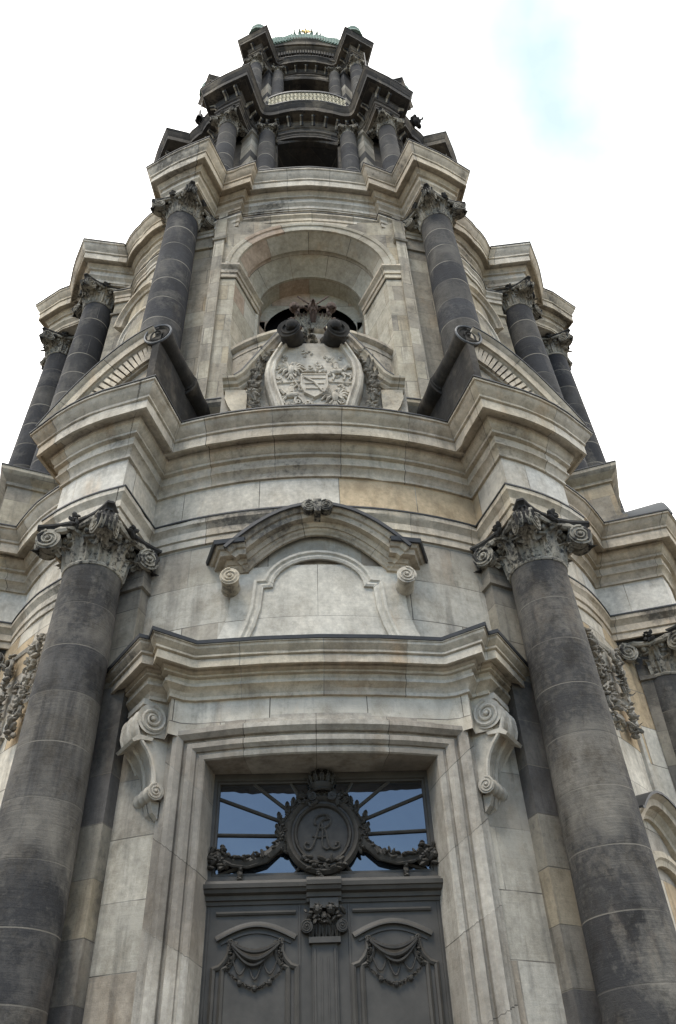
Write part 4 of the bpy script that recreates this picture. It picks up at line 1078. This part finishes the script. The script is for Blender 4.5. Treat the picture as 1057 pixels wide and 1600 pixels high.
mb = MB(); sweep(mb, loop2, [(.74, 28.955), (.785, 28.955), (.785, 29.0), (.1, 29.1), (-2.4, 29.2)]); part(mb, 'lead_flashing', 'lead')
p = None
for (x, y, a) in ring_places(4.42, 8.02):
    o = make_column(x, y, 16.6, 26.12, .62, .53, a, .94, 9, 'column_dark', proto=p)
    if p is None: p = o
for (x, y, a) in [(8.02, -4.42, PI/2+TA), (-8.02, -4.42, -PI/2-TA)]: make_column(x, y, 16.6, 26.12, .62, .53, a, .94, 9, proto=p)
for s_ in (1, -1):
    f = None if s_ > 0 else mirx
    fl = [(8.2, 3.7), (9.20, 3.22), (9.80, 2.98), (10.36, 2.62), (9.72, 1.05), (8.2, .6)]
    mb = MB(); mb.xf = f; sweep(mb, fl, c2p, False); cap_poly(mb, fl, 27.115); fo = part(mb, 'entablature', 'cornice')
    mb = MB(); mb.xf = f; sweep(mb, fl, [(.74, 28.955), (.785, 28.955), (.785, 29.0), (.1, 29.1), (-.6, 29.2)], False); part(mb, 'lead_flashing', 'lead', fo)
    mb = MB(); mb.xf = f; sweep(mb, [(8.1, 3.5), (9.0, 2.9), (9.3, 1.4), (8.1, .9)], [(0, 14), (0, 27.11)], False); part(mb, 'pilaster', 'pilaster')
    make_column(s_*9.93, 2.12, 16.6, 26.12, .62, .53, s_*(PI/2-TA*.5), .94, 9, proto=p)
# diagonal bays of the second stage: niche moulding and urn
for s_ in (1, -1):
    tg = (s_*.7071, -.7071); ch = flat_chart((s_*5.86, 5.86), tg, (s_*.7071, .7071))
    mb = MB()
    A_ = [(.72, 17), (.72, 22.9)]+[(.72*math.cos(PI*i/12), 22.9+.72*math.sin(PI*i/12)) for i in range(1, 12)]+[(-.72, 22.9), (-.72, 17)]
    mold(mb, A_, [(.0, 0), (0, .12), (-.1, .14), (-.14, .2), (-.24, .2), (-.28, 0)], ch)
    mold(mb, [(.95, 24.0)]+[(.95*math.cos(PI*i/12), 24.0+.8*math.sin(PI*i/12)) for i in range(1, 12)]+[(-.95, 24.0)], [(0, 0), (0, .2), (-.1, .24), (-.16, .36), (-.26, .36), (-.28, 0)], ch)
    nw_ = part(mb, 'blind_niche', 'cornice')
    mb = MB(); prism(mb, A_, ch, -.1, .03); part(mb, 'niche_panel', 'vault', nw_)
    mb = MB(raw=True)
    lathe(mb, [(.0, 0), (.30, 0), (.30, .12), (.16, .2), (.14, .35), (.34, .6), (.42, .9), (.36, 1.15), (.22, 1.28), (.24, 1.36), (.3, 1.4), (.2, 1.5), (.08, 1.62), (.1, 1.72), (0, 1.82)], n=18)
    for i in range(10): leaf(mb, (.2*math.cos(i*.628), .2*math.sin(i*.628), .4), (math.cos(i*.628)*.4, math.sin(i*.628)*.4, 1), (math.cos(i*.628), math.sin(i*.628), 0), .5, .2, .3)
    u_ = mb.build('urn', 'capital', TOWER); u_.location = (s_*6.55, -6.75, 16.2+ZG); u_['label'] = 'black stone urn on the attic'

# ---- open belfry stages
def belfry(tag_, z0, z1, oct_c, proj, colp, colr, inn, innr, pil, open_w, open_y, ch_, ent_h, capsc, mat_c, top_bump=0):
    """one open stage: pierced walls, banded pilasters, columns, bracketed entablature"""
    lp = loop4(oct_c)
    zb = z1-ent_h
    # walls between the openings
    mb = MB()
    (px, py) = pil
    W_ = [(open_w, open_y), (inn[0]+innr*1.5, open_y-.02), (px-.22, py-.30), (px, py), (px+.34, py-.42), (colp[0]+colr*.2, colp[1]-colr*2.0)]+[oct_c[-1] if False else ((oct_c[-1][0]-.08), (oct_c[-1][1]-.08))]
    q = W_+[(y, x) for x, y in reversed(W_[:-1])]
    for k in range(4):
        mb.xf = rotk(k); sweep(mb, q, [(0, z0-.2), (0, zb+.05)], False)
        for s_ in (1, -1):                                     # reveals
            prism(mb, rect(z0, 0, zb+.05, 1.1), lambda u, z, w, s_=s_: (s_*open_w+0*w, open_y-z, u), 0, 0)
    mb.xf = None
    st = part(mb, tag_+'_wall', ['upper'])
    mb = MB()
    for k in range(4):
        for s_ in (1, -1):
            f = rotk(k); mb = MB(); mb.xf = (lambda p, f=f, s_=s_: f((p[0]*s_, p[1], p[2])))
            if k == 2: continue
            sweep(mb, [(px-.36, py-.36), (px-.02, py+.06), (px+.46, py-.42)], [(.03, z0), (.03, zb-.5), (.10, zb-.45), (.10, zb-.3), (.05, zb-.28), (.05, zb+.02)], False)
            part(mb, 'banded_pilaster', 'banded', st)
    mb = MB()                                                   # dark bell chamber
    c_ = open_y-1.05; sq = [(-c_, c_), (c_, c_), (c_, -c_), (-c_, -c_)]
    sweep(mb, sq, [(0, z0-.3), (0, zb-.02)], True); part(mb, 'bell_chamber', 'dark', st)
    for k in range(4):
        mb = MB(); mb.xf = rotk(k)
        n = 10; vs = []
        for yy, dz in ((open_y+.05, 0), (open_y-.45, .0), (open_y-1.06, -.12)):
            for i in range(n+1):
                x = -open_w+2*open_w*i/n; vs.append((x, yy, zb-.04+dz-.42*(1-math.sin(PI*i/n))))
        mb.add(vs, [(j*(n+1)+i, j*(n+1)+i+1, (j+1)*(n+1)+i+1, (j+1)*(n+1)+i) for j in range(2) for i in range(n)])
        part(mb, 'belfry_soffit', 'upper', st)
        mb = MB(); mb.xf = rotk(k); A_ = [(-open_w+2*open_w*i/12, zb-.04-.42*(1-math.sin(PI*i/12))) for i in range(13)]
        fo_ = flat_chart((0, open_y), (1, 0), (0, 1)); mold(mb, A_, [(-.01, -.2), (-.01, .06), (.10, .10), (.13, .06), (.5, .04)], fo_)
        part(mb, 'arch_head', 'upper', st)
    # entablature
    zz = zb; mb = MB()
    sweep(mb, lp, [(-.25, zz-.02), (.03, zz-.02), (.03, zz+.16), (.06, zz+.18), (.06, zz+.30), (.13, zz+.36), (.13, zz+.44), (0, zz+.46), (0, z1-.75*ent_h*.5)])
    part(mb, 'architrave', 'upper', st)
    mb = MB(); h = z1-(zz+.46)
    pc = [(0, z1-h*.72), (.06, z1-h*.70), (.12, z1-h*.62), (.14, z1-h*.60), (.14, z1-h*.42), (proj*.80, z1-h*.42), (proj*.80, z1-h*.24), (proj*.84, z1-h*.22), (proj*.9, z1-h*.13), (proj, z1-h*.05), (proj, z1-.04)]
    if top_bump:
        n_ = len(lp)
    sweep(mb, lp, pc); co = part(mb, 'cornice', 'upper')
    mb = MB(); sweep(mb, lp, [(proj-.02, z1-.045), (proj+.025, z1-.045), (proj+.025, z1), (-.2, z1+.08), (-1.6, z1+.12)]); part(mb, 'lead_flashing', 'lead', co)
    # brackets under the cornice
    mb = MB(); C = cum(lp, True); tot = C[-1]; nb = int(tot/.56)
    for k in range(nb):
        s_ = tot*k/nb; i = max(j for j in range(len(C)-1) if C[j] <= s_); f_ = (s_-C[i])/(C[i+1]-C[i]+1e-9)
        a, b_ = lp[i], lp[(i+1) % len(lp)]; d = (b_[0]-a[0], b_[1]-a[1]); L = math.hypot(*d)
        o = (lerp(a[0], b_[0], f_), lerp(a[1], b_[1], f_)); t = (d[0]/L, d[1]/L); n_ = (-t[1], t[0])
        if o[1] < .8: continue
        chx = flat_chart(o, n_, t)                              # u = outward
        bmb = MB(); prism(bmb, [(-.05, z1-h*.66), (proj*.16, z1-h*.66), (proj*.30, z1-h*.56), (proj*.56, z1-h*.52), (proj*.58, z1-h*.425), (-.05, z1-h*.425)], chx, -.085, .085, back=True)
        part(bmb, 'bracket', 'banded', co)
    p_ = None
    for (x, y, a) in ring_places(*colp):
        o = make_column(x, y, z0+.45, zb-.62*capsc*1.05/.75*1.0, colr*1.12, colr*.94, a, capsc, 8, mat_c, proto=p_)
        if p_ is None: p_ = o
    p2 = None
    for s_ in (1, -1):
        o = make_column(s_*inn[0], inn[1], z0+.40, zb-.62*capsc, innr*1.12, innr*.95, 0, capsc*.75, 7, mat_c, proto=p2)
        if p2 is None: p2 = o
    for s_ in (1, -1): make_column(s_*inn[1], inn[0], z0+.40, zb-.62*capsc, innr*1.12, innr*.95, PI/2, capsc*.75, 7, mat_c, proto=p2)
    return st
oct3 = [(0, 5.74), (.35, 5.735), (.7, 5.70), (1.05, 5.63), (1.4, 5.54), (1.75, 5.48), (2.1, 5.49), (2.4, 5.58), (2.65, 5.76), (2.85, 6.05)]+[(3.20, 7.08)]+arc2((3.20, 7.08), (4.22, 6.58), .02, 3)[1:]+[(3.98, 5.55)]+arc2((3.98, 5.55), (4.72, 4.72), .10, 4)[1:]
st3 = belfry('belfry', 29.0, 41.2, oct3, .80, (3.70, 6.25), .43, (1.90, 5.88), .40, (2.62, 6.02), 1.42, 5.52, None, 2.35, .74, 'column_dark')
oct4 = [(0, 4.42), (.5, 4.40), (1.0, 4.32), (1.5, 4.22), (1.9, 4.30), (2.2, 4.6)]+[(2.62, 5.72)]+[(3.20, 5.44)]+[(2.95, 4.4)]+arc2((2.95, 4.4), (3.55, 3.55), .06, 3)[1:]
st4 = belfry('lantern', 41.3, 51.8, oct4, .66, (2.84, 5.15), .36, (1.62, 4.72), .33, (2.16, 4.86), 1.30, 4.42, None, 1.9, .60, 'column_dark')

# segmental crest of the top cornice, copper roof behind it, corner urns
mb = MB()
for k in range(4):
    mb.xf = rotk(k); fc4 = flat_chart((0, 4.70), (1, 0), (0, 1))
    A_ = [(2.15-4.3*i/18, 50.95+.95*math.sin(PI*i/18)) for i in range(19)]
    mold(mb, A_[::-1], [(0, -.8), (0, .10), (.12, .12), (.14, .2), (.26, .22), (.28, .10), (.55, .10), (.60, .16), (1.15, .18), (1.20, .26), (1.32, .40), (1.40, .42), (1.40, .52), (1.75, .55), (1.9, .66), (2.05, .68), (2.05, -.8)], fc4)
    for i in range(25):
        t_ = (i+.5)/25; u = 2.0-4.0*t_; z = 50.95+.95*math.sin(PI*(2.15-u)/4.3)+.78; prism(mb, rect(u-.05, z-.14, u+.05, z+.32), fc4, -.2, .30)
mb.xf = None
cr_ = part(mb, 'crest_gable', 'upper')
mb = MB()
rnd = random.Random(5)
lathe(mb, [(4.2, 52.0), (3.9, 52.6), (3.2, 53.3), (2.2, 54.2), (1.6, 55.5)], n=16)
for k in range(4):
    mb.xf = rotk(k)
    for i in range(25):
        u = -2.0+4.0*i/24; z = 53.0+.95*math.sin(PI*(2.15-u)/4.3)
        k_ = .55+.45*math.cos(u*3.6)**2
        tube(mb, [(u, 5.15, z-.1), (u, 5.2, z+.5*k_), (u*.99, 5.0, z+1.0*k_), (u*.97, 4.5, z+1.35*k_)], [.22, .25, .24, .2], 7)
    for i in range(7):
        a_ = PI*i/6; leaf(mb, (.35*math.cos(a_), 5.0, 54.9+.2*math.sin(a_)), (math.cos(a_), 0, .6+math.sin(a_)), (0, 1, .2), .7, .35, .4)
mb.xf = None
rf = part(mb, 'copper_roof', 'copper')
mb = MB()
o = (0, 5.15, 55.75)
for i in range(8): tube(mb, [o, (.38*math.cos(i*PI/4), 5.17, 55.75+.38*math.sin(i*PI/4))], [.08, .02], 5)
blob(mb, o, ((.16, 0, 0), (0, .1, 0), (0, 0, .16)), 8, 6); part(mb, 'gilt_star', 'gold', rf)
up_ = None
for (x, y) in ((2.75, 5.9), (-2.75, 5.9), (5.9, 2.75), (-5.9, 2.75)):
    if up_ is None:
        mb = MB(raw=True); lathe(mb, [(.0, 0), (.62, 0), (.62, .12), (.5, .3), (.42, .45), (.52, .62), (.55, .8), (.38, 1.0), (.4, 1.08), (.16, 1.2), (0, 1.4)], n=14)
        for i in range(8): leaf(mb, (.2*math.cos(i*.785), .2*math.sin(i*.785), .5), (math.cos(i*.785)*.6, math.sin(i*.785)*.6, 1), (math.cos(i*.785), math.sin(i*.785), 0), .3, .3, .6)
        up_ = mb.build('corner_urn', 'copper', TOWER); u_ = up_
    else:
        u_ = up_.copy(); COL.objects.link(u_); u_.parent = TOWER
    u_.location = (x, -y, 51.85+ZG)
# pale pierced balustrade on the belfry cornice
mb = MB(); rnd = random.Random(8)
Pb = [(-1.9+3.8*i/20, 6.42-.05*(1-math.cos((i-10)/10*1.4))-.30*abs((i-10)/10)**3) for i in range(21)]
sweep(mb, Pb, [(-.1, 41.25), (.06, 41.25), (.06, 41.4), (-.1, 41.42)], False); sweep(mb, Pb, [(-.1, 42.42), (.07, 42.42), (.07, 42.56), (-.1, 42.6)], False)
bal = part(mb, 'balustrade', 'lead')
mb = MB()
for i in range(20):
    a, b_ = Pb[i], Pb[i+1]
    for k in range(2):
        h0 = 41.42+.5*k; c = (lerp(a[0], b_[0], .5), lerp(a[1], b_[1], .5), h0+.25)
        t = [(c[0]+.09*math.cos(q), c[1], c[2]+.22*math.sin(q)) for q in [2*PI*j/8 for j in range(9)]]; tube(mb, t, .035, 5)
        tube(mb, [(a[0], a[1], h0), (c[0], c[1], c[2]), (b_[0], b_[1], h0+.5)], .03, 5)
part(mb, 'openwork', 'gilt_stone', bal, 'pale gilded openwork of the balustrade')
# finials: lightning spike and dark figures on the cornices
def spike(x, y, z, h):
    mb = MB(raw=True); lathe(mb, [(.16, 0), (.12, .2), (.05, .5), (.07, .8), (.03, .9), (.02, h)], n=8); o = mb.build('lightning_spike', 'lead', TOWER); o.location = (x, -y, z+ZG); return o
sA = spike(2.86, 7.85, 41.2, 2.6)
sB = spike(-5.35, 5.62, 41.2, 1.9)
def figure(x, y, z, k):
    mb = MB(raw=True); rnd = random.Random(3)
    for i in range(16): rblob(mb, rnd, (rnd.uniform(-.3, .3)*k, rnd.uniform(-.2, .2)*k, rnd.uniform(0, .9)*k), .30*k)
    blob(mb, (0, -.1, 1.15*k), ((.17*k, 0, 0), (0, .17*k, 0), (0, 0, .2*k)), 8, 6); tube(mb, [(.2*k, 0, .7*k), (.6*k, 0, 1.0*k), (.7*k, 0, 1.3*k)], .08*k, 6)
    o = mb.build('cornice_figure', 'crust', TOWER); o.location = (x, -y, z+ZG); return o
figure(5.45, 5.45, 41.25, .62); figure(-5.30, 5.40, 41.25, .5)
# inner masonry core that closes the storeys
mb = MB()
for r_, a, b_ in ((4.3, 13.9, 16.0), (3.2, 28.9, 29.3), (2.8, 41.0, 41.6)): lathe(mb, [(.01, a), (r_, a), (r_, b_), (.01, b_)], n=12)
part(mb, 'masonry_core', 'upper')

# ------------------------------------------------------------------ ground
mb = MB(raw=True); G = 400
mb.add([(-G, -G, -ZG), (G, -G, -ZG), (G, G, -ZG), (-G, G, -ZG)], [(0, 1, 2, 3)], [[(-G, -G), (G, -G), (G, G), (-G, G)]])
g = mb.build('ground', 'ground'); g['kind'] = 'structure'; g['label'] = 'grey stone paving of the church square'
